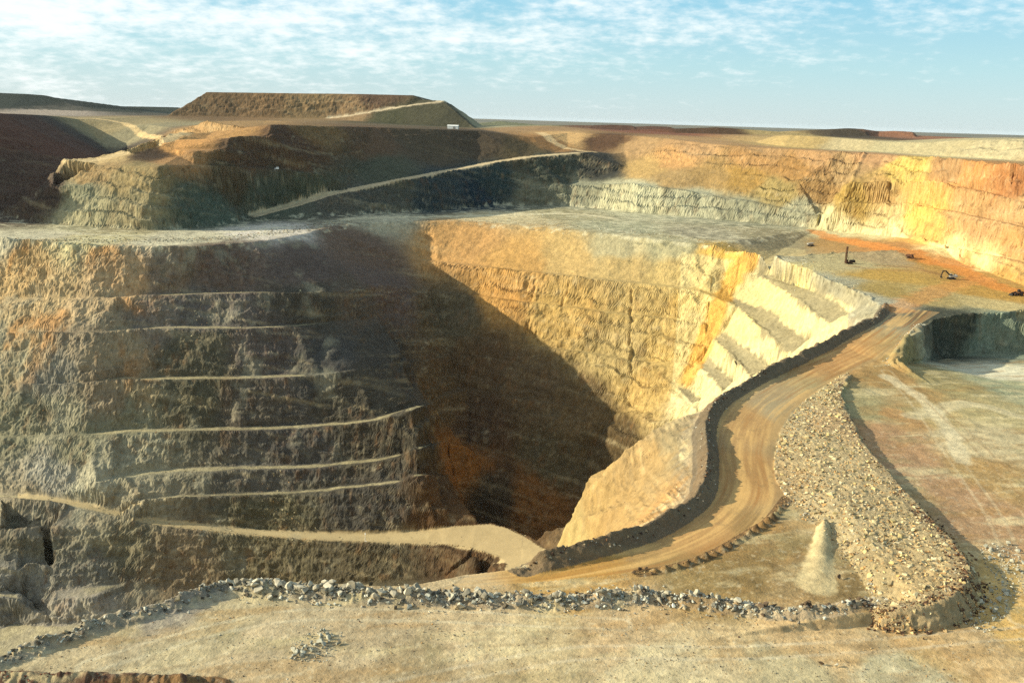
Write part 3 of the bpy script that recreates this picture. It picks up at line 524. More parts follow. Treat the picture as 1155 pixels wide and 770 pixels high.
jx, jy = (vn(X/6, Y/6, Z/6, 181)-.5)*5, (vn(X/6, Y/6, Z/6, 182)-.5)*5
for tp in TAL: mix(inpoly(X+jx, Y+jy, tp), (132, 121, 92), .85)
mix(((X > 240) & (Y > 780) & (Y < 1130) & (Z > -14) & (Z < -1) & (X < 345)).astype(f32), (140, 132, 106), .75)
track_paint(on((846, 291), (832, 306), (822, 322), (810, 350), (797, 382), (778, 422)), 13, (198, 146, 58), .75)
lw = ((Z < -2) & (Y > 560) & (X < -.2*Y)).astype(f32); mix(lw*sstep(-.30, -.40, X/Y)*sstep(-190, -90, Z)*sstep(.08, .5, fbm(X/34, Y/34, Z/70, 4, 261, .62)), (178, 124, 64), .55); mix(lw*sstep(.12, .5, fbm(X/26+9, Y/26, Z/60, 4, 266, .62)), (142, 136, 112), .5)
sh_ = ((np.abs(Z) < 5) & (Y > 930) & (X < .33*Y)).astype(f32); hn = fbm(X/11, Y/11, X*0, 4, 271, .65); mix(sh_*sstep(.02, .4, hn), (206, 196, 160), .55); mix(sh_*sstep(.1, .45, -hn), (100, 98, 78), .45)
mix(mHEAP.astype(f32), (178, 160, 120), .55); mix((np.hypot(X, Y) > 0)*sstep(1.1, .75, dC/wC)*(sC > 1), (206, 186, 138), .65)
fl_s = fbm(X/3, (Y+Z)/40, Z/60, 3, 175, .6); mix(mFILL*sstep(.05, .6, fl_s), (150, 128, 90), .5); mix(mFILL*sstep(.05, .6, -fl_s), (188, 162, 116), .4)
# fine mottling
mot = fbm(X2/4.5, Y2/4.5, Z2/4.5, 4, 131, .65); mot2 = fbm(X2/60, Y2/60, Z2/40, 3, 136)
kk = np.where(mROAD | mRAMP, .07, .26)
C = C*(1+kk*mot*1.5+.12*mot2)[..., None]
C = np.clip(C, .012, .75).astype(f32)

# ------------------------------------------------------------------ materials
def newmat(name):
    m = bpy.data.materials.new(name); m.use_nodes = True; nt = m.node_tree; nt.nodes.clear(); return m, nt
def N(nt, t, **kw):
    n = nt.nodes.new(t)
    for k, v in kw.items(): setattr(n, k, v)
    return n
def ground_mat(name, bump, scale, var, dark=(.55, 1.3)):
    m, nt = newmat(name); out = N(nt, 'ShaderNodeOutputMaterial'); b = N(nt, 'ShaderNodeBsdfPrincipled'); nt.links.new(b.outputs[0], out.inputs[0])
    b.inputs['Roughness'].default_value = .95; b.inputs['Specular IOR Level'].default_value = .12
    at = N(nt, 'ShaderNodeAttribute', attribute_name='rock'); geo = N(nt, 'ShaderNodeNewGeometry')
    n1 = N(nt, 'ShaderNodeTexNoise'); n1.inputs['Scale'].default_value = scale; n1.inputs['Detail'].default_value = 6; n1.inputs['Roughness'].default_value = .68
    nt.links.new(geo.outputs['Position'], n1.inputs['Vector'])
    mr = N(nt, 'ShaderNodeMapRange'); mr.inputs[1].default_value = .25; mr.inputs[2].default_value = .75; mr.inputs[3].default_value = 1-var; mr.inputs[4].default_value = 1+var
    nt.links.new(n1.outputs['Fac'], mr.inputs[0])
    mx = N(nt, 'ShaderNodeMix', data_type='RGBA', blend_type='MULTIPLY'); mx.inputs[0].default_value = 1
    nt.links.new(at.outputs['Color'], mx.inputs[6]); nt.links.new(mr.outputs[0], mx.inputs[7]); nt.links.new(mx.outputs[2], b.inputs['Base Color'])
    bp = N(nt, 'ShaderNodeBump'); bp.inputs['Strength'].default_value = bump; bp.inputs['Distance'].default_value = 1.2
    nt.links.new(n1.outputs['Fac'], bp.inputs['Height']); nt.links.new(bp.outputs[0], b.inputs['Normal']); return m
M_rock = ground_mat('blasted_rock', .9, .35, .30); M_floor = ground_mat('packed_floor', .45, .6, .16); M_road = ground_mat('road_dirt', .2, .5, .08); M_fill = ground_mat('tipped_fill', .7, .8, .2)

# ------------------------------------------------------------------ build terrain pieces
IDX = np.arange(NU*NR).reshape(NU, NR)
qa, qb, qc, qd = IDX[:-1, :-1].ravel(), IDX[1:, :-1].ravel(), IDX[1:, 1:].ravel(), IDX[:-1, 1:].ravel()
XYZ = np.stack([X2, Y2, Z2], -1).reshape(-1, 3).astype(f32); CC = C.reshape(-1, 3)
cls = np.full((NU, NR), 1, np.int8)                        # 1 pit wall
cls[(Z > -4) & (Y > 700)] = 2                              # upper terraces
cls[(Y > 1850) & (Z > 100)] = 9
cls[mMESA] = 3
cls[(Y < 720) & (Z > -32) & ~mFILL] = 4                    # foreground bench / floor
cls[mFILL] = 5; cls[mRAMP] = 7; cls[mURAMP] = 8; cls[mROAD] = 6; cls[mHEAP] = 10; cls[mFR & (Y < 330)] = 13; cls[mDN] = 14; cls[mBL] = 11; cls[mCH] = 12
qcl = cls[:-1, :-1].ravel()
def piece(name, k, mat, kind=None, label=None, cat=None, group=None):
    s = qcl == k
    q_ = np.stack([qa[s], qb[s], qc[s], qd[s]], 1)
    if not len(q_): return None
    uq, inv = np.unique(q_, return_inverse=True); inv = inv.reshape(-1, 4)
    me = bpy.data.meshes.new(name); me.vertices.add(len(uq)); me.vertices.foreach_set('co', XYZ[uq].ravel())
    n = len(inv); me.loops.add(n*4); me.polygons.add(n); me.loops.foreach_set('vertex_index', inv.astype(np.int32).ravel())
    me.polygons.foreach_set('loop_start', np.arange(0, n*4, 4, dtype=np.int32)); me.polygons.foreach_set('use_smooth', np.full(n, k not in (1, 2, 3, 9)))
    a = me.color_attributes.new('rock', 'FLOAT_COLOR', 'POINT'); a.data.foreach_set('color', np.column_stack([CC[uq], np.ones(len(uq), f32)]).astype(f32).ravel())
    me.update(calc_edges=True); me.materials.append(mat)
    o = bpy.data.objects.new(name, me); COL.objects.link(o)
    if kind: o['kind'] = kind
    if label: o['label'] = label
    if cat: o['category'] = cat
    if group: o['group'] = group
    return o
S_ = 'structure'
piece('pit_terrain', 1, M_rock, S_); piece('terrace_terrain', 2, M_rock, S_); piece('hill', 3, M_rock, S_)
piece('ground', 4, M_floor, S_); piece('fill_terrain', 5, M_fill, S_); piece('haul_road', 6, M_road, S_); piece('pit_road', 7, M_road, S_); piece('terrace_road', 8, M_road, S_); piece('plateau_terrain', 9, M_rock, S_)
piece('rubble_heap', 10, M_fill, None, 'long tan rubble heap between the curving dirt road and the orange bench floor', 'rubble heap')
piece('earth_berm', 11, M_fill, None, 'grey earth berm along the pit side of the curving dirt road', 'berm')
piece('earth_berm', 12, M_fill, None, 'low beaded row of brown earth humps along the inner edge of the road bend', 'berm')
piece('rock_berm', 13, M_fill, None, 'long bank of grey broken rock edging the pale foreground bench', 'berm')
piece('earth_berm', 14, M_fill, None, 'dark red earth bank cut off by the bottom left of the view', 'berm')
# far plain
def plain():
    us = np.linspace(-1.6, 1.6, 160); ds = np.exp(np.linspace(math.log(3560), math.log(34000), 90))
    x = (us[:, None]*ds).astype(f32); y = np.broadcast_to(ds, x.shape).astype(f32); z = 127+fbm(x/2500, y/2500, x*0, 3, 151)*np.minimum(10, (y-3500)/800)
    bm = bmesh.new(); vs = [[bm.verts.new((x[i, j], y[i, j], z[i, j])) for j in range(90)] for i in range(160)]
    for i in range(159):
        for j in range(89): bm.faces.new((vs[i][j], vs[i+1][j], vs[i+1][j+1], vs[i][j+1]))
    me = bpy.data.meshes.new('plain'); bm.to_mesh(me); o = bpy.data.objects.new('plain', me); COL.objects.link(o); o['kind'] = S_
    m, nt = newmat('scrub_plain'); out = N(nt, 'ShaderNodeOutputMaterial'); b = N(nt, 'ShaderNodeBsdfPrincipled'); nt.links.new(b.outputs[0], out.inputs[0]); b.inputs['Roughness'].default_value = 1
    geo = N(nt, 'ShaderNodeNewGeometry'); n1 = N(nt, 'ShaderNodeTexNoise'); n1.inputs['Scale'].default_value = .0016; n1.inputs['Detail'].default_value = 8; n1.inputs['Roughness'].default_value = .7
    nt.links.new(geo.outputs['Position'], n1.inputs['Vector']); r = N(nt, 'ShaderNodeValToRGB'); r.color_ramp.elements[0].position = .38; r.color_ramp.elements[1].position = .68
    r.color_ramp.elements[0].color = (.065, .085, .06, 1); r.color_ramp.elements[1].color = (.22, .16, .095, 1)
    nt.links.new(n1.outputs['Fac'], r.inputs[0]); nt.links.new(r.outputs[0], b.inputs['Base Color']); me.materials.append(m)
plain()
# ------------------------------------------------------------------ the air
def haze():
    bm = bmesh.new(); g = bmesh.ops.create_cube(bm, size=1)['verts']
    for v in g: v.co = Vector((v.co.x*130000, v.co.y*80000+36000, v.co.z*690-35))
    me = bpy.data.meshes.new('haze'); bm.to_mesh(me); o = bpy.data.objects.new('haze', me); COL.objects.link(o); o['kind'] = 'stuff'; o['label'] = 'thin pale blue haze over the far plain beyond the mine'; o['category'] = 'haze'
    m, nt = newmat('haze_air'); out = N(nt, 'ShaderNodeOutputMaterial'); v = N(nt, 'ShaderNodeVolumePrincipled'); v.inputs['Color'].default_value = (.86, .93, 1, 1); v.inputs['Density'].default_value = 4e-6; nt.links.new(v.outputs[0], out.inputs['Volume']); me.materials.append(m)
haze()
#@@OBJECTS@@
# ------------------------------------------------------------------ loose rock
def col_mat(name, c, rough=.8, metal=0., var=.12, scale=.8, bump=.0, rnd=.0, spec=.3):
    m, nt = newmat(name); out = N(nt, 'ShaderNodeOutputMaterial'); b = N(nt, 'ShaderNodeBsdfPrincipled'); nt.links.new(b.outputs[0], out.inputs[0])
    b.inputs['Roughness'].default_value = rough; b.inputs['Metallic'].default_value = metal; b.inputs['Specular IOR Level'].default_value = spec
    tcn = N(nt, 'ShaderNodeTexCoord'); n1 = N(nt, 'ShaderNodeTexNoise'); n1.inputs['Scale'].default_value = scale; n1.inputs['Detail'].default_value = 5
    nt.links.new(tcn.outputs['Object'], n1.inputs['Vector']); oi = N(nt, 'ShaderNodeObjectInfo')
    mr = N(nt, 'ShaderNodeMapRange'); mr.inputs[1].default_value = .25; mr.inputs[2].default_value = .75; mr.inputs[3].default_value = 1-var; mr.inputs[4].default_value = 1+var; nt.links.new(n1.outputs['Fac'], mr.inputs[0])
    rr = N(nt, 'ShaderNodeMapRange'); rr.inputs[3].default_value = 1-rnd; rr.inputs[4].default_value = 1+rnd; nt.links.new(oi.outputs['Random'], rr.inputs[0])
    mu = N(nt, 'ShaderNodeMath', operation='MULTIPLY'); nt.links.new(mr.outputs[0], mu.inputs[0]); nt.links.new(rr.outputs[0], mu.inputs[1])
    mx = N(nt, 'ShaderNodeMix', data_type='RGBA', blend_type='MULTIPLY'); mx.inputs[0].default_value = 1; mx.inputs[6].default_value = (*lin(c), 1); nt.links.new(mu.outputs[0], mx.inputs[7]); nt.links.new(mx.outputs[2], b.inputs['Base Color'])
    if bump:
        bp = N(nt, 'ShaderNodeBump'); bp.inputs['Strength'].default_value = bump; bp.inputs['Distance'].default_value = .3; nt.links.new(n1.outputs['Fac'], bp.inputs['Height']); nt.links.new(bp.outputs[0], b.inputs['Normal'])
    return m
M_boul = col_mat('boulder_rock', (168, 159, 136), .95, 0, .35, 1.4, .9, .45, .1)
M_bould = col_mat('dark_boulder_rock', (96, 80, 62), .95, 0, .3, 1.4, .8, .25, .1)
M_boulg = col_mat('pale_grey_boulder_rock', (166, 162, 142), .95, 0, .25, 1.4, .8, .25, .1)
def hull(n, seed, squash=(1, .8, .7)):
    r = random.Random(seed); bm = bmesh.new()
    for _ in range(n):
        v = Vector((r.gauss(0, 1), r.gauss(0, 1), r.gauss(0, 1))).normalized()*r.uniform(.75, 1.1)
        bm.verts.new((v.x*squash[0]*.5, v.y*squash[1]*.5, v.z*squash[2]*.5))
    res = bmesh.ops.convex_hull(bm, input=bm.verts[:]); bmesh.ops.delete(bm, geom=[g for g in res['geom_interior'] if isinstance(g, bmesh.types.BMVert)], context='VERTS')
    return bm
BM_ = []
for k in range(9):
    bm = hull(11, 100+k, (1, random.uniform(.65, .95), random.uniform(.55, .85)))
    bmesh.ops.bevel(bm, geom=bm.edges[:], offset=.02, segments=1, affect='EDGES')
    me = bpy.data.meshes.new('boulder'); bm.to_mesh(me); bm.free(); BM_.append(me)
BMESH = {}
def boulder(x, y, size, label, group, mat, name='boulder', z=None):
    k = random.randrange(len(BM_)); key = (k, mat.name)
    if key not in BMESH:
        me = BM_[k].copy(); me.name = 'boulder'; me.materials.append(mat); BMESH[key] = me
    o = bpy.data.objects.new(name, BMESH[key]); COL.objects.link(o)
    zz = float(HZ(x, y)[0]) if z is None else z
    o.location = (x, y, zz+size*.30); o.rotation_euler = (random.uniform(-.5, .5), random.uniform(-.5, .5), random.uniform(0, 6.28)); o.scale = (size, size*random.uniform(.8, 1.1), size*random.uniform(.8, 1.15))
    o['label'] = label; o['category'] = 'boulder'
    if group: o['group'] = group
    return o
HULLS = []
for k in range(8):
    bm = hull(9, 300+k, (1, .85, .75)); bm.verts.ensure_lookup_table()
    for i, v in enumerate(bm.verts): v.index = i
    HULLS.append((np.array([v.co[:] for v in bm.verts], f32), np.array([[v.index for v in f.verts] for f in bm.faces if len(f.verts) == 3], np.int32))); bm.free()
M_rub = ground_mat('loose_rubble', .3, 1.2, .22)
def rubble(name, label, P, S, cols, seed, sink=.12):
    r = np.random.default_rng(seed); n = len(P); P = np.asarray(P, f32); S = np.asarray(S, f32); VS, FS, CS = [], [], []; off = 0; kk = r.integers(0, 8, n)
    zt = HZ(P[:, 0], P[:, 1])
    for k in range(8):
        idx = np.nonzero(kk == k)[0]; V, T = HULLS[k]; m = len(idx)
        if not m: continue
        q = r.normal(size=(m, 4)); q /= np.linalg.norm(q, axis=1)[:, None]; w_, x_, y_, z_ = q.T
        Rm = np.stack([1-2*(y_*y_+z_*z_), 2*(x_*y_-z_*w_), 2*(x_*z_+y_*w_), 2*(x_*y_+z_*w_), 1-2*(x_*x_+z_*z_), 2*(y_*z_-x_*w_), 2*(x_*z_-y_*w_), 2*(y_*z_+x_*w_), 1-2*(x_*x_+y_*y_)], -1).reshape(m, 3, 3)
        vv = np.einsum('nij,vj->nvi', Rm, V)*S[idx][:, None, None]*np.array([1, 1, .85])
        vv[..., 0] += P[idx, 0][:, None]; vv[..., 1] += P[idx, 1][:, None]; vv[..., 2] += (zt[idx]+S[idx]*sink)[:, None]
        VS.append(vv.reshape(-1, 3)); FS.append((T[None]+(np.arange(m)*len(V))[:, None, None]+off).reshape(-1, 3)); off += m*len(V)
        c = np.array([lin(cols[i]) for i in r.integers(0, len(cols), m)])*r.uniform(.75, 1.25, (m, 1)); CS.append(np.repeat(c, len(V), axis=0))
    V = np.concatenate(VS).astype(f32); T = np.concatenate(FS).astype(np.int32); Cc = np.concatenate(CS)
    me = bpy.data.meshes.new(name); me.vertices.add(len(V)); me.vertices.foreach_set('co', V.ravel()); nT = len(T); me.loops.add(nT*3); me.polygons.add(nT)
    me.loops.foreach_set('vertex_index', T.ravel()); me.polygons.foreach_set('loop_start', np.arange(0, nT*3, 3, dtype=np.int32)); me.polygons.foreach_set('use_smooth', np.zeros(nT, bool))
    a = me.color_attributes.new('rock', 'FLOAT_COLOR', 'POINT'); a.data.foreach_set('color', np.column_stack([np.clip(Cc, .01, .8), np.ones(len(V))]).astype(f32).ravel())
    me.update(calc_edges=True); me.materials.append(M_rub); o = bpy.data.objects.new(name, me); COL.objects.link(o); o['kind'] = 'stuff'; o['label'] = label; o['category'] = 'rubble'
def along(P, n, spread, r, lo=0., hi=1.):
    seg = np.hypot(*np.diff(P, axis=0).T); cs_ = np.concatenate([[0], np.cumsum(seg)]); s = r.uniform(lo, hi, n)*cs_[-1]
    x, y = np.interp(s, cs_, P[:, 0]), np.interp(s, cs_, P[:, 1]); return np.column_stack([x+r.normal(0, spread, n), y+r.normal(0, spread, n)])
def within(poly_, n, r):
    P = np.array([p[:2] for p in poly_]); out = np.zeros((0, 2))
    while len(out) < n:
        c = r.uniform(P.min(0), P.max(0), (n*2, 2)); out = np.vstack([out, c[inpoly(c[:, 0], c[:, 1], P)]])
    return out[:n]
r = np.random.default_rng(5)
# individually placed boulders
BANK = 'boulders in the foreground rock bank'
fr_len = len(FRONT)
for (n, lo, hi, sp, s0, s1, mt) in ((24, .02, .27, .8, 1.6, 3.0, M_boul), (94, .27, .56, 2.1, 2.4, 5.6, M_boul), (62, .56, .86, 1.6, 2.2, 5.2, M_boul), (24, .84, 1.0, 1.6, 1.8, 3.6, M_bould)):
    for x, y in along(FRONT, n, sp, r, lo, hi):
        if mt is M_bould: boulder(x, y, r.uniform(s0, s1), 'brown boulder in the rock bank below the sandy hollow beside the rubble heap', 'brown boulders below the sandy hollow', mt)
        else: boulder(x, y, s0+(s1-s0)*r.beta(1.3, 2.2), 'pale angular boulder in the long rock bank edging the foreground bench', BANK, mt)
hp = within([pt(p) for p in [(322, 742, -10), (336, 722, -10), (352, 710, -10), (378, 708, -10), (386, 718, -10), (376, 738, -10), (350, 746, -10)]], 34, r)
for x, y in hp: boulder(x, y, r.uniform(1.2, 2.8), 'grey boulder in the small loose heap lying alone on the pale foreground bench', 'boulders in the small foreground heap', M_boulg)
PILE = [(1104, 612, -11), (1140, 612, -11), (1190, 640, -11), (1200, 690, -11), (1150, 670, -10.5), (1130, 700, -10.5), (1115, 716, -10.5), (1088, 704, -10.5), (1100, 680, -10.5), (1118, 660, -11), (1110, 636, -11)]
for x, y in within([pt(p) for p in PILE], 50, r): boulder(x, y, r.uniform(1.4, 3.4), 'pale grey boulder in the scattered pile to the right of the rubble heap', 'boulders right of the rubble heap', M_boulg)
b = hit(946, 652); boulder(b[0], b[1], 3.0, 'lone dark boulder on the sandy hollow beside the pale sand fan', None, M_bould)
b = hit(925, 750); boulder(b[0], b[1], 2.6, 'larger dark rock of two lying on the open foreground bench', None, M_bould)
b = hit(943, 752); boulder(b[0], b[1], 2.0, 'smaller pale rock of two lying on the open foreground bench', None, M_boul)
for (px, py, s) in ((715, 647, 2.2), (722, 644, 2.8), (729, 642, 2.2), (735, 648, 1.8)):
    b = hit(px, py); boulder(b[0], b[1], s, 'dark boulder clustered where the beaded row of earth humps ends', 'dark boulders at the end of the humps', M_bould)
for (px, py, s) in ((688, 614, 1.6), (694, 612, 2.0), (699, 613, 1.5)):
    b = hit(px, py+4); boulder(b[0], b[1], s, 'tan boulder fallen onto the dirt road at the foot of the grey berm', 'tan boulders on the dirt road', M_boul)
# rubble that nobody could count
GREYS = [(150, 144, 128), (124, 118, 104), (176, 170, 150), (98, 90, 78), (164, 146, 112)]; TANS = [(178, 150, 106), (160, 132, 92), (196, 168, 120), (140, 112, 76), (186, 144, 90)]; PALES = [(178, 176, 158), (150, 148, 132), (192, 188, 168), (120, 116, 102)]; DARKS = [(84, 62, 48), (104, 78, 56), (70, 54, 44), (120, 88, 58)]
PALES_ = [(178, 180, 166), (150, 152, 140), (196, 196, 180), (120, 122, 112)]; WALLC = [(150, 140, 108), (128, 116, 86), (170, 158, 124), (112, 108, 86), (150, 118, 76)]
n = 2600; rubble('rubble', 'small broken stone scattered along the foreground rock bank', np.vstack([along(FRONT, n, 2.3, r, .03, 1), along(FRONT, 1800, 3.4, r, .27, .87)]), .4+3.0*r.beta(1, 3.2, n+1800), GREYS+PALES+[(84, 76, 62)], 1, .2)
n = 900; rubble('rubble', 'small pale grey stones of the scattered pile right of the rubble heap', within([pt(p) for p in PILE], n, r), r.uniform(.3, 1.2, n), PALES, 2)
n = 160; rubble('rubble', 'small grey stones of the loose heap on the foreground bench', within([(x+dx, y+dy) for (x, y, _), (dx, dy) in zip([pt(p) for p in [(316, 744, -10), (350, 706, -10), (392, 712, -10), (372, 746, -10)]], [(0, 0)]*4)], n, r), r.uniform(.3, .9, n), PALES, 3)
HP = within(heap_poly, 7500, r); rubble('rubble', 'tan stones covering the long rubble heap beside the curving road', HP, .6+2.3*r.beta(1.1, 3.6, 7500), TANS+[(186, 174, 142), (150, 140, 116), (204, 184, 140)], 4, .1)
HB = within(heap_poly, 800, r); rubble('rubble', 'coarse pale blocks lying on the long rubble heap', HB, 1.6+3.2*r.beta(1, 3, 800), [(192, 176, 134), (178, 160, 116), (186, 166, 114), (150, 132, 96), (200, 184, 142)], 19, .12)
HG = within([pt(p) for p in [(955, 420, -9), (905, 452, -9), (880, 485, -9), (872, 530, -9), (890, 572, -9), (930, 600, -8), (960, 640, -8), (984, 672, -9), (1000, 672, -8), (980, 620, -7), (930, 560, -7), (912, 520, -7), (915, 480, -7), (950, 440, -6)]], 1600, r); rubble('rubble', 'greyer stones along the road side of the rubble heap', HG, .6+1.6*r.beta(1.2, 3, 1600), GREYS+TANS, 5, .1)
HD = along(hc[:, :2], 900, 1.6, r); rubble('rubble', 'dark brown stones capping the outer edge of the rubble heap', HD, r.uniform(.5, 1.7, 900), DARKS, 6, .15)
ii = r.integers(int(len(hc)*.55), len(hc), 1300); tt_ = r.uniform(-.1, 1.15, (1300, 1)); HD = (hc[ii]*(1-tt_)+ht[ii]*tt_)[:, :2]+r.normal(0, .8, (1300, 2)); rubble('rubble', 'dark stones on the steep end of the rubble heap', HD, r.uniform(.5, 2.3, 1300), DARKS+TANS, 20, .1)
HD = along(hc[:, :2], 700, 3.2, r, .62, 1); rubble('rubble', 'dark stones at the foot of the rubble heap', HD, r.uniform(.6, 2.0, 700), DARKS, 7, .15)
n = 1800; rubble('rubble', 'grey stones on the berm along the pit side of the road', along(BERM_L, n, 2.6, r)-np.array([1.0, 0]), .4+2.3*r.beta(1, 3, n), GREYS+DARKS, 8)
wl = np.column_stack([r.uniform(640, 800, 2600), r.uniform(462, 616, 2600)]); WP = np.array([hit(px, py) for px, py in wl]); WP = WP[(WP[:, 1] < 520) & (WP[:, 2] < -11)][:, :2]; rubble('rubble', 'tan stones on the tipped slope falling from the road into the pit', WP, .3+1.9*r.beta(1, 4, len(WP)), [(186, 158, 114), (164, 138, 98), (150, 128, 92), (196, 172, 128)], 23, .05)
n = 260; rubble('rubble', 'brown stones along the beaded row of earth humps', along(CHAIN, n, 1.3, r), r.uniform(.3, 1.0, n), DARKS+TANS, 9)
RO = smooth([pt(p) for p in [(150, 587, -236), (200, 595, -244), (300, 604, -251), (415, 612, -252), (500, 613.5, -248), (545, 622, -244), (572, 636, -241)]], 4)[:, :2]; RI = smooth([pt(p) for p in [(510, 593.5, -243), (553, 591, -240), (575, 596, -239), (596, 607, -238), (615, 620, -236)]], 4)[:, :2]; n = 520; rubble('rubble', 'stones of the low safety windrow along the edges of the pit road', np.vstack([along(RO, n, .8, r), along(RI, 200, .8, r)]), .5+1.5*r.beta(1, 3, n+200), WALLC+TANS, 22, .1)
n = 420; rubble('rubble', 'pale stones along the lip of the hollow cut in the right floor', along(SCARPB, n, 2.2, r), r.uniform(.5, 1.8, n), PALES, 10)
n = 400; rubble('rubble', 'reddish stones on the dark earth bank at the bottom left', along(DARKN, n, 2.4, r), r.uniform(.3, 1.2, n), [(110, 60, 42), (84, 48, 38), (130, 84, 60)], 11)
rimP = smooth([pt(p) for p in [(-40, 272, 0), (100, 272, 0), (200, 271, 0), (262, 268, 0), (330, 260, 0), (385, 250, 0)]], 4)[:, :2]
n = 2600; rubble('rubble', 'pale rubble strewn along the crest of the left pit wall', along(rimP, n, 13, r), .8+3.2*r.beta(1, 4, n), PALES+WALLC, 12)
rimQ = smooth([pt(p) for p in [(455, 249, 0), (560, 250, 0), (680, 259, 0), (770, 269, 0), (838, 278, 0), (885, 290, 0), (960, 325, 0)]], 4)[:, :2]
wl = np.column_stack([r.uniform(0, 900, 2600), r.uniform(236, 282, 2600)]); WP = np.array([hit(px, py) for px, py in wl]); WP = WP[(np.abs(WP[:, 2]) < 4)][:, :2]; rubble('rubble', 'loose pale rock lying on the bench between the pit and the upper walls', WP, .7+3.0*r.beta(1, 4.5, len(WP)), PALES+WALLC, 21, .05)
n = 1500; rubble('rubble', 'grey rubble strewn along the crest of the sunlit pit wall', along(rimQ, n, 12, r), .7+2.6*r.beta(1, 4, n), PALES+WALLC, 13)
wl = []
for px, py in zip(r.uniform(0, 470, 5200), r.uniform(285, 600, 5200)):
    if r.random() < (.9 if px < 330 else .3): wl.append((px, py))
WP = np.array([hit(px, py)[:2] for px, py in wl[:3600]]); rubble('rubble', 'fallen blocks lying on the benches and face of the left pit wall', WP, .8+3.4*r.beta(1, 4.5, len(WP)), WALLC, 14, .02)
wl = np.column_stack([r.uniform(0, 520, 1200), r.uniform(562, 700, 1200)]); WP = np.array([hit(px, py)[:2] for px, py in wl]); WP = WP[WP[:, 1] > 560]
rubble('rubble', 'fallen blocks on the ledges below the pit road', WP, .6+2.4*r.beta(1, 4, len(WP)), WALLC, 15, .02)
wl = np.column_stack([r.uniform(590, 930, 1500), r.uniform(214, 262, 1500)]); WP = np.array([hit(px, py)[:2] for px, py in wl])
rubble('rubble', 'pale blocks of the grey rock face behind the middle bench', WP, .8+3.4*r.beta(1, 4, len(WP)), PALES, 16, .02)
n = 4000; GP = within([(-190, 232), (200, 232), (190, 285), (60, 285), (-95, 288), (-175, 240)], n, r); rubble('rubble', 'fine gravel scattered over the pale foreground bench', GP,   .22+1.1*r.beta(1, 5, n), GREYS+TANS+DARKS, 18, .1)
wl = np.column_stack([r.uniform(880, 1130, 260), r.uniform(425, 690, 260)]); wl = np.vstack([wl, np.column_stack([r.uniform(100, 1150, 320), r.uniform(690, 768, 320)])]); WP = np.array([hit(px, py)[:2] for px, py in wl]); ok_ = ~inpoly(WP[:, 0], WP[:, 1], road_poly); WP = WP[ok_]
rubble('rubble', 'scattered small stones on the open bench floors', WP, .2+.7*r.beta(1, 4, len(WP)), GREYS+TANS, 17, .1)

# ------------------------------------------------------------------ machines and small structures
M_yel = col_mat('yellow_machine_paint', (196, 150, 50), .55, 0, .18); M_dark = col_mat('dark_steel', (48, 44, 40), .6, .3, .2); M_wht = col_mat('white_paint', (226, 224, 214), .5, 0, .06); M_glass = col_mat('cab_glass', (30, 36, 40), .1, 0, .05, spec=.6); M_tyre = col_mat('tyre_rubber', (34, 32, 30), .9, 0, .15); M_rust = col_mat('rusty_steel', (96, 66, 46), .8, .1, .25); M_grey = col_mat('grey_steel', (150, 146, 136), .6, .2, .12)
def box(bm, c, s, rot=None, taper=1.0, bev=.06):
    g = bmesh.ops.create_cube(bm, size=1)['verts']
    for v in g:
        k = taper if v.co.z > 0 else 1; v.co = Vector((v.co.x*s[0]*k, v.co.y*s[1]*k, v.co.z*s[2]))
    if bev:
        e = list({ed for v in g for ed in v.link_edges}); rb = bmesh.ops.bevel(bm, geom=e, offset=min(s)*bev*2, segments=1, affect='EDGES'); g = list({v for f in rb['faces'] for v in f.verts} | {v for v in g if v.is_valid})
    Mx = Matrix.Translation(c) @ (Matrix.Rotation(rot[0], 4, rot[1]) if rot else Matrix())
    bmesh.ops.transform(bm, matrix=Mx, verts=g)
def cyl(bm, a, b, r0_, r1_=None, seg=14):
    a, b = Vector(a), Vector(b); d = b-a; g = bmesh.ops.create_cone(bm, cap_ends=True, segments=seg, radius1=r0_, radius2=r0_ if r1_ is None else r1_, depth=d.length)['verts']
    bmesh.ops.transform(bm, matrix=Matrix.Translation((a+b)/2) @ d.to_track_quat('Z', 'Y').to_matrix().to_4x4(), verts=g)
def part(name, fn, mat, parent, label=None):
    bm = bmesh.new(); fn(bm); me = bpy.data.meshes.new(name); bm.to_mesh(me); bm.free(); me.materials.append(mat); o = bpy.data.objects.new(name, me); COL.objects.link(o); o.parent = parent
    if label: o['label'] = label
    return o
def thing(name, label, cat, px, py, rz, s=1., group=None, dz=0.):
    o = bpy.data.objects.new(name, None); COL.objects.link(o); h = hit(px, py); o.location = (h[0], h[1], h[2]+dz); o.rotation_euler = (0, 0, rz); o.scale = (s, s, s); o['label'] = label; o['category'] = cat; o.empty_display_size = 2
    if group: o['group'] = group
    return o
def track(bm, y, l, h, w_):
    n = 10; prof = [(-l/2+h/2+h/2*math.cos(a), h/2+h/2*math.sin(a)) for a in np.linspace(math.pi/2, 3*math.pi/2, n)]+[(l/2-h/2+h/2*math.cos(a), h/2+h/2*math.sin(a)) for a in np.linspace(-math.pi/2, math.pi/2, n)]
    A_ = [bm.verts.new((p[0], y-w_/2, p[1])) for p in prof]; B_ = [bm.verts.new((p[0], y+w_/2, p[1])) for p in prof]
    bm.faces.new(A_[::-1]); bm.faces.new(B_)
    for i in range(len(prof)): j = (i+1) % len(prof); bm.faces.new((A_[i], A_[j], B_[j], B_[i]))
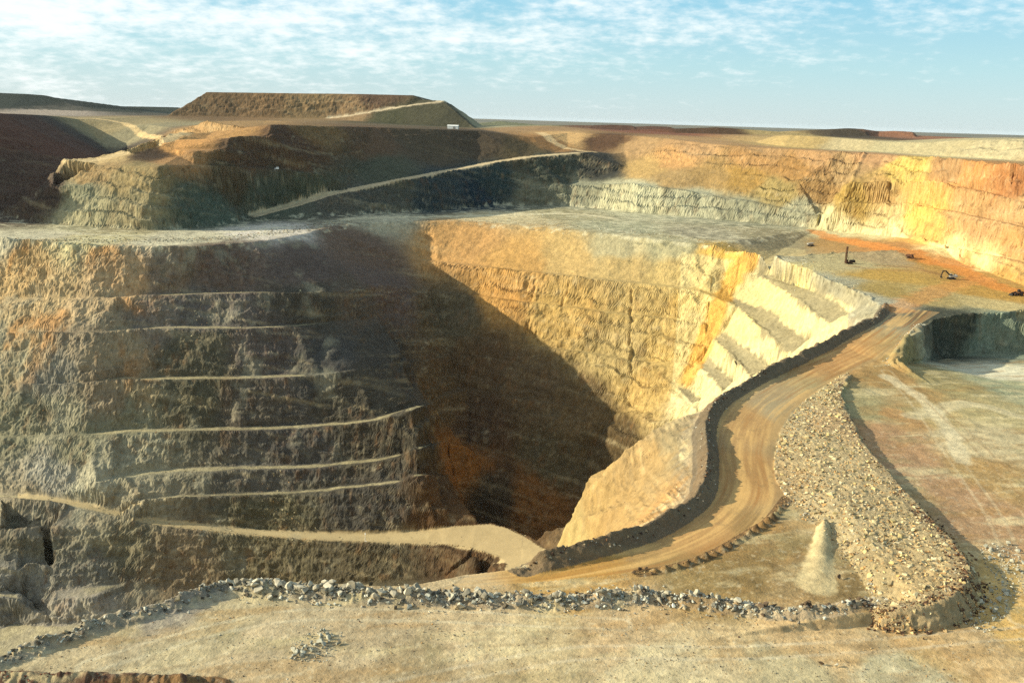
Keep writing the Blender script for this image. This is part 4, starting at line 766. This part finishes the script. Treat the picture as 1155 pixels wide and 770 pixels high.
def excavator(label, px, py, rz, s):
    t = thing('excavator', label, 'excavator', px, py, rz, s)
    for sgn in (-1, 1): part('crawler_track', lambda b: track(b, sgn*2.1, 6.4, 1.5, .9), M_dark, t)
    part('undercarriage', lambda b: (box(b, (0, 0, 1.1), (3.2, 3.2, .7)), cyl(b, (0, 0, 1.3), (0, 0, 1.9), 1.3)), M_dark, t)
    bd = part('body', lambda b: (box(b, (-1.2, 0, 2.9), (6.2, 4.2, 1.9)), box(b, (-3.3, 0, 3.1), (2.0, 4.3, 2.2), bev=.1)), M_grey, t); part('exhaust', lambda b: cyl(b, (-2.2, -1.2, 3.8), (-2.2, -1.2, 5.1), .18), M_dark, bd)
    cb = part('cab', lambda b: box(b, (1.2, 1.3, 3.9), (2.0, 1.5, 2.4), taper=.9), M_grey, t); part('window', lambda b: box(b, (1.25, 1.3, 4.2), (2.06, 1.54, 1.1), taper=.96, bev=0), M_glass, cb)
    part('boom', lambda b: (box(b, (3.4, -.2, 5.2), (5.4, .8, 1.1), (-.75, 'Y')), box(b, (6.6, -.2, 6.9), (3.4, .7, .9), (.05, 'Y'))), M_dark, t)
    part('arm', lambda b: (box(b, (8.2, -.2, 4.7), (4.8, .6, .8), (1.25, 'Y')), cyl(b, (4.6, -.2, 7.2), (7.7, -.2, 6.6), .18)), M_dark, t)
    part('bucket', lambda b: (box(b, (8.6, -.2, 1.7), (1.7, 1.9, 1.5), (.5, 'Y'), taper=.75), box(b, (7.6, -.2, 1.1), (.8, 1.8, .25), (.5, 'Y'))), M_dark, t)
excavator('pale mining excavator with dark raised boom standing on the orange bench below the yellow wall', 1073, 315, math.radians(172), 1.25)
t = thing('drill_rig', 'blast hole drill rig with a tall upright mast on the grey bench', 'drill rig', 958, 297.5, math.radians(8), 1.0)
for sgn in (-1, 1): part('crawler_track', lambda b: track(b, sgn*1.9, 7.0, 1.5, .9), M_dark, t)
part('deck', lambda b: (box(b, (.8, 0, 2.0), (12.5, 4.4, .7)), box(b, (-4.6, 0, 1.4), (.8, 4.2, .6))), M_rust, t)
part('engine_housing', lambda b: (box(b, (3.4, 0, 3.5), (6.2, 3.4, 2.3)), cyl(b, (4.8, 1, 4.6), (4.8, 1, 6), .22)), M_dark, t)
cb = part('cab', lambda b: box(b, (-2.6, 1.2, 3.6), (2.2, 1.9, 2.4), taper=.92), M_rust, t); part('window', lambda b: box(b, (-2.65, 1.2, 3.9), (2.26, 1.95, 1.0), taper=.97, bev=0), M_glass, cb)
def mast(b):
    for dx in (-.8, .8):
        for dy in (-.8, .8): box(b, (-5+dx, dy, 10.5), (.36, .36, 19), bev=0)
    for k in range(9):
        z_ = 2+k*2.1
        for dy in (-.8, .8): box(b, (-5, dy, z_+.9), (2.4, .2, .22), (.9*(-1)**k, 'Y'), bev=0)
        for dx in (-.8, .8): box(b, (-5+dx, 0, z_), (.2, 1.6, .2), bev=0)
    box(b, (-5, 0, 20), (2.3, 2.2, .7)); cyl(b, (-5, 0, .2), (-5, 0, 19.5), .28); box(b, (-5, 0, 13), (1.3, 1.3, 2))
part('mast', mast, M_rust, t); part('mast_brace', lambda b: cyl(b, (-4.4, 0, 11), (0, 0, 2.4), .16), M_dark, t)
def truck(label, px, py, rz, s, mat):
    t = thing('haul_truck', label, 'haul truck', px, py, rz, s, None)
    for x_, ys in ((3.6, 2.3), (-2.6, 2.2)):
        for sgn in (-1, 1):
            w0 = part('wheel', lambda b: cyl(b, (x_, sgn*ys-.6, 1.4), (x_, sgn*ys+.6, 1.4), 1.4, seg=18), M_tyre, t); part('rim', lambda b: cyl(b, (x_, sgn*(ys+.5)-.15, 1.4), (x_, sgn*(ys+.5)+.15, 1.4), .75), mat, w0)
    part('chassis', lambda b: (box(b, (.4, 0, 1.9), (9.2, 2.2, .8)), box(b, (5, 0, 2.2), (1.2, 4.6, 1.6))), M_dark, t)
    cb = part('cab', lambda b: box(b, (3.6, 1, 4.1), (1.8, 2.2, 2.0), taper=.94), mat, t); part('window', lambda b: box(b, (3.65, 1, 4.4), (1.86, 2.26, .9), taper=.97, bev=0), M_glass, cb)
    def tray(b):
        pr = [(-5.6, 3.4), (-4.4, 2.6), (2.4, 3.0), (2.9, 5.6), (5.6, 5.9), (5.6, 6.2), (2.6, 6.0), (-5.4, 5.2)]
        a_ = [b.verts.new((p[0], -2.7, p[1])) for p in pr]; c_ = [b.verts.new((p[0], 2.7, p[1])) for p in pr]; b.faces.new(a_[::-1]); b.faces.new(c_)
        for i in range(8): j = (i+1) % 8; b.faces.new((a_[i], a_[j], c_[j], c_[i]))
    part('tray', tray, mat, t)
truck('small dark haul truck on the orange road below the yellow wall', 1026, 291.5, math.radians(-30), .85, M_rust)
truck('haul truck at the far end of the grey bench, left of the drill rig', 914, 278, math.radians(10), .85, M_grey)
t = thing('wheel_loader', 'dark wheel loader at the right edge of the orange bench floor', 'loader', 1148, 333.5, math.radians(190), 1.25)
for x_ in (2.6, -2.0):
    for sgn in (-1, 1):
        w0 = part('wheel', lambda b: cyl(b, (x_, sgn*1.7-.45, 1.2), (x_, sgn*1.7+.45, 1.2), 1.2, seg=18), M_tyre, t); part('rim', lambda b: cyl(b, (x_, sgn*2.0-.2, 1.2), (x_, sgn*2.0+.2, 1.2), .6), M_rust, w0)
part('body', lambda b: (box(b, (-2.4, 0, 2.4), (4.6, 2.4, 1.9), taper=.92), box(b, (1.6, 0, 1.7), (3.2, 1.6, 1.2))), M_rust, t)
cb = part('cab', lambda b: box(b, (-.4, 0, 4.0), (1.9, 1.9, 2.1), taper=.9), M_dark, t); part('window', lambda b: box(b, (-.4, 0, 4.2), (1.96, 1.96, 1.1), taper=.95, bev=0), M_glass, cb)
part('lift_arm', lambda b: (box(b, (3.6, .8, 2.5), (4.2, .35, .6), (.35, 'Y')), box(b, (3.6, -.8, 2.5), (4.2, .35, .6), (.35, 'Y'))), M_dark, t); part('bucket', lambda b: (box(b, (5.9, 0, 1.0), (1.6, 4.0, 1.5), taper=.8), box(b, (6.8, 0, .35), (1.0, 4.0, .2))), M_dark, t)
t = thing('service_truck', 'small white service truck parked on the shaded bench of the upper left wall', 'truck', 312, 192, math.radians(200), 1.0)
for x_ in (2.1, -1.9):
    for sgn in (-1, 1): part('wheel', lambda b: cyl(b, (x_, sgn*1.05-.2, .55), (x_, sgn*1.05+.2, .55), .55), M_tyre, t)
part('chassis', lambda b: box(b, (0, 0, .9), (6.6, 1.9, .4)), M_dark, t)
cb = part('cab', lambda b: (box(b, (2.0, 0, 2.1), (2.0, 2.3, 2.2), taper=.9), box(b, (3.2, 0, 1.5), (.7, 2.2, 1.0))), M_wht, t); part('window', lambda b: box(b, (2.05, 0, 2.5), (2.06, 2.36, .8), taper=.96, bev=0), M_glass, cb)
part('cargo_box', lambda b: box(b, (-1.3, 0, 2.8), (4.2, 2.5, 3.4)), M_wht, t)
t = thing('shed', 'small white shed at the foot of the dark end of the flat topped dump', 'shed', 511, 145.5, math.radians(-6), 1.0)
part('wall', lambda b: box(b, (0, 0, 3), (22, 9, 6), bev=0), M_wht, t)
def roof(b):
    pr = [(-5, 5.9), (5, 5.9), (0, 8)]; a_ = [b.verts.new((-11.6, p[0], p[1])) for p in pr]; c_ = [b.verts.new((11.6, p[0], p[1])) for p in pr]; b.faces.new(a_); b.faces.new(c_[::-1])
    for i in range(3): j = (i+1) % 3; b.faces.new((a_[i], c_[i], c_[j], a_[j]))
part('roof', roof, M_wht, t); part('door', lambda b: box(b, (3, -4.55, 2.2), (5, .2, 4.4), bev=0), M_grey, t)
t = thing('light_tower', 'pale portable light tower on the outer edge of the pit road', 'light tower', 412, 612.5, .3, 1.0)
part('trailer', lambda b: (box(b, (0, 0, 1.1), (3.4, 1.9, 1.4)), box(b, (2.6, 0, .7), (2.2, .2, .2))), M_wht, t)
for sgn in (-1, 1): part('wheel', lambda b: cyl(b, (0, sgn*1.05-.15, .5), (0, sgn*1.05+.15, .5), .5), M_tyre, t)
part('mast', lambda b: (cyl(b, (0, 0, 1.6), (0, 0, 5.6), .3), cyl(b, (0, 0, 5.5), (0, 0, 10), .2)), M_wht, t)
for sgn in (-1, 1): part('lamp_head', lambda b: box(b, (.1, sgn*.75, 10.1), (.6, 1.1, .9)), M_wht, t)
#@@END@@
# ------------------------------------------------------------------ light and sky
SUN_EL = math.radians(20.6); SUN_AZ = math.radians(180.5)      # azimuth of the sun, measured counter-clockwise from +x: due left
sd = Vector((math.cos(SUN_EL)*math.cos(SUN_AZ), math.cos(SUN_EL)*math.sin(SUN_AZ), math.sin(SUN_EL)))
sl = bpy.data.lights.new('sun', 'SUN'); sl.energy = 5.0; sl.angle = math.radians(.5); sl.color = (1, .925, .72)
so = bpy.data.objects.new('sun', sl); COL.objects.link(so); so.rotation_euler = sd.to_track_quat('Z', 'Y').to_euler(); so.location = (-300, 0, 400)
w = bpy.data.worlds.new('World'); sc.world = w; w.use_nodes = True; nt = w.node_tree; nt.nodes.clear()
out = N(nt, 'ShaderNodeOutputWorld'); bg = N(nt, 'ShaderNodeBackground'); nt.links.new(bg.outputs[0], out.inputs[0]); bg.inputs[1].default_value = .078
sky = N(nt, 'ShaderNodeTexSky', sky_type='NISHITA'); sky.sun_disc = False; sky.sun_elevation = SUN_EL; sky.sun_rotation = math.atan2(sd.x, sd.y); sky.air_density = 1.0; sky.dust_density = .6; sky.ozone_density = 1.0
tc = N(nt, 'ShaderNodeTexCoord'); sx = N(nt, 'ShaderNodeSeparateXYZ'); nt.links.new(tc.outputs['Generated'], sx.inputs[0])
def math_(op, a, b=None, clamp=False):
    n = N(nt, 'ShaderNodeMath', operation=op, use_clamp=clamp)
    for i, v in enumerate((a, b)):
        if v is None: continue
        if hasattr(v, 'default_value'): nt.links.new(v, n.inputs[i])
        else: n.inputs[i].default_value = v
    return n.outputs[0]
zc = math_('MAXIMUM', sx.outputs['Z'], .004); zz = math_('ADD', zc, .26)
cv = N(nt, 'ShaderNodeCombineXYZ'); nt.links.new(math_('DIVIDE', sx.outputs['X'], zz), cv.inputs[0]); nt.links.new(math_('DIVIDE', sx.outputs['Y'], zz), cv.inputs[1])
nA = N(nt, 'ShaderNodeTexNoise'); nA.inputs['Scale'].default_value = 17.; nA.inputs['Detail'].default_value = 6; nA.inputs['Roughness'].default_value = .6; nt.links.new(cv.outputs[0], nA.inputs['Vector'])
nB = N(nt, 'ShaderNodeTexNoise'); nB.inputs['Scale'].default_value = 3.2; nB.inputs['Detail'].default_value = 3; nt.links.new(cv.outputs[0], nB.inputs['Vector'])
left = N(nt, 'ShaderNodeMapRange'); left.inputs[1].default_value = .55; left.inputs[2].default_value = -.5; left.inputs[3].default_value = -.20; left.inputs[4].default_value = .13; nt.links.new(sx.outputs['X'], left.inputs[0])
hi = N(nt, 'ShaderNodeMapRange'); hi.inputs[1].default_value = .01; hi.inputs[2].default_value = .09; hi.inputs[3].default_value = -.14; hi.inputs[4].default_value = .11; nt.links.new(sx.outputs['Z'], hi.inputs[0])
dens = math_('ADD', math_('ADD', math_('MULTIPLY', nA.outputs['Fac'], .75), math_('MULTIPLY', nB.outputs['Fac'], .7)), math_('ADD', left.outputs[0], hi.outputs[0]))
cr = N(nt, 'ShaderNodeMapRange', interpolation_type='SMOOTHSTEP'); cr.inputs[1].default_value = .60; cr.inputs[2].default_value = 1.06; cr.inputs[3].default_value = 0; cr.inputs[4].default_value = .82; nt.links.new(dens, cr.inputs[0])
tint = N(nt, 'ShaderNodeMix', data_type='RGBA', blend_type='MULTIPLY'); tint.inputs[0].default_value = 1; nt.links.new(sky.outputs[0], tint.inputs[6]); tint.inputs[7].default_value = (1.0, 1.0, .93, 1)
ramp = N(nt, 'ShaderNodeValToRGB'); nt.links.new(sx.outputs['Z'], ramp.inputs[0]); e = ramp.color_ramp.elements; e[0].position = 0; e[0].color = (.62, .75, .77, 1); e[1].position = 1; e[1].color = (.10, .24, .42, 1)
for p_, c_ in ((.06, (.46, .73, .80, 1)), (.13, (.28, .63, .82, 1)), (.4, (.15, .38, .6, 1))):
    q_ = e.new(p_); q_.color = c_
sc_n = N(nt, 'ShaderNodeVectorMath', operation='SCALE'); sc_n.inputs['Scale'].default_value = 8.8; nt.links.new(ramp.outputs[0], sc_n.inputs[0])
air = N(nt, 'ShaderNodeMix', data_type='RGBA'); air.inputs[0].default_value = .85; nt.links.new(tint.outputs[2], air.inputs[6]); nt.links.new(sc_n.outputs[0], air.inputs[7])
cm = N(nt, 'ShaderNodeMix', data_type='RGBA'); nt.links.new(cr.outputs[0], cm.inputs[0]); nt.links.new(air.outputs[2], cm.inputs[6]); cm.inputs[7].default_value = (8.9, 9.2, 9.0, 1)
nt.links.new(cm.outputs[2], bg.inputs[0])
sc.view_settings.view_transform = 'Standard'; sc.view_settings.look = 'None'; sc.view_settings.gamma = 1; sc.view_settings.exposure = .68; sc.view_settings.use_curve_mapping = False
sc.cycles.use_denoising = False; sc.cycles.max_bounces = 4; sc.cycles.diffuse_bounces = 2
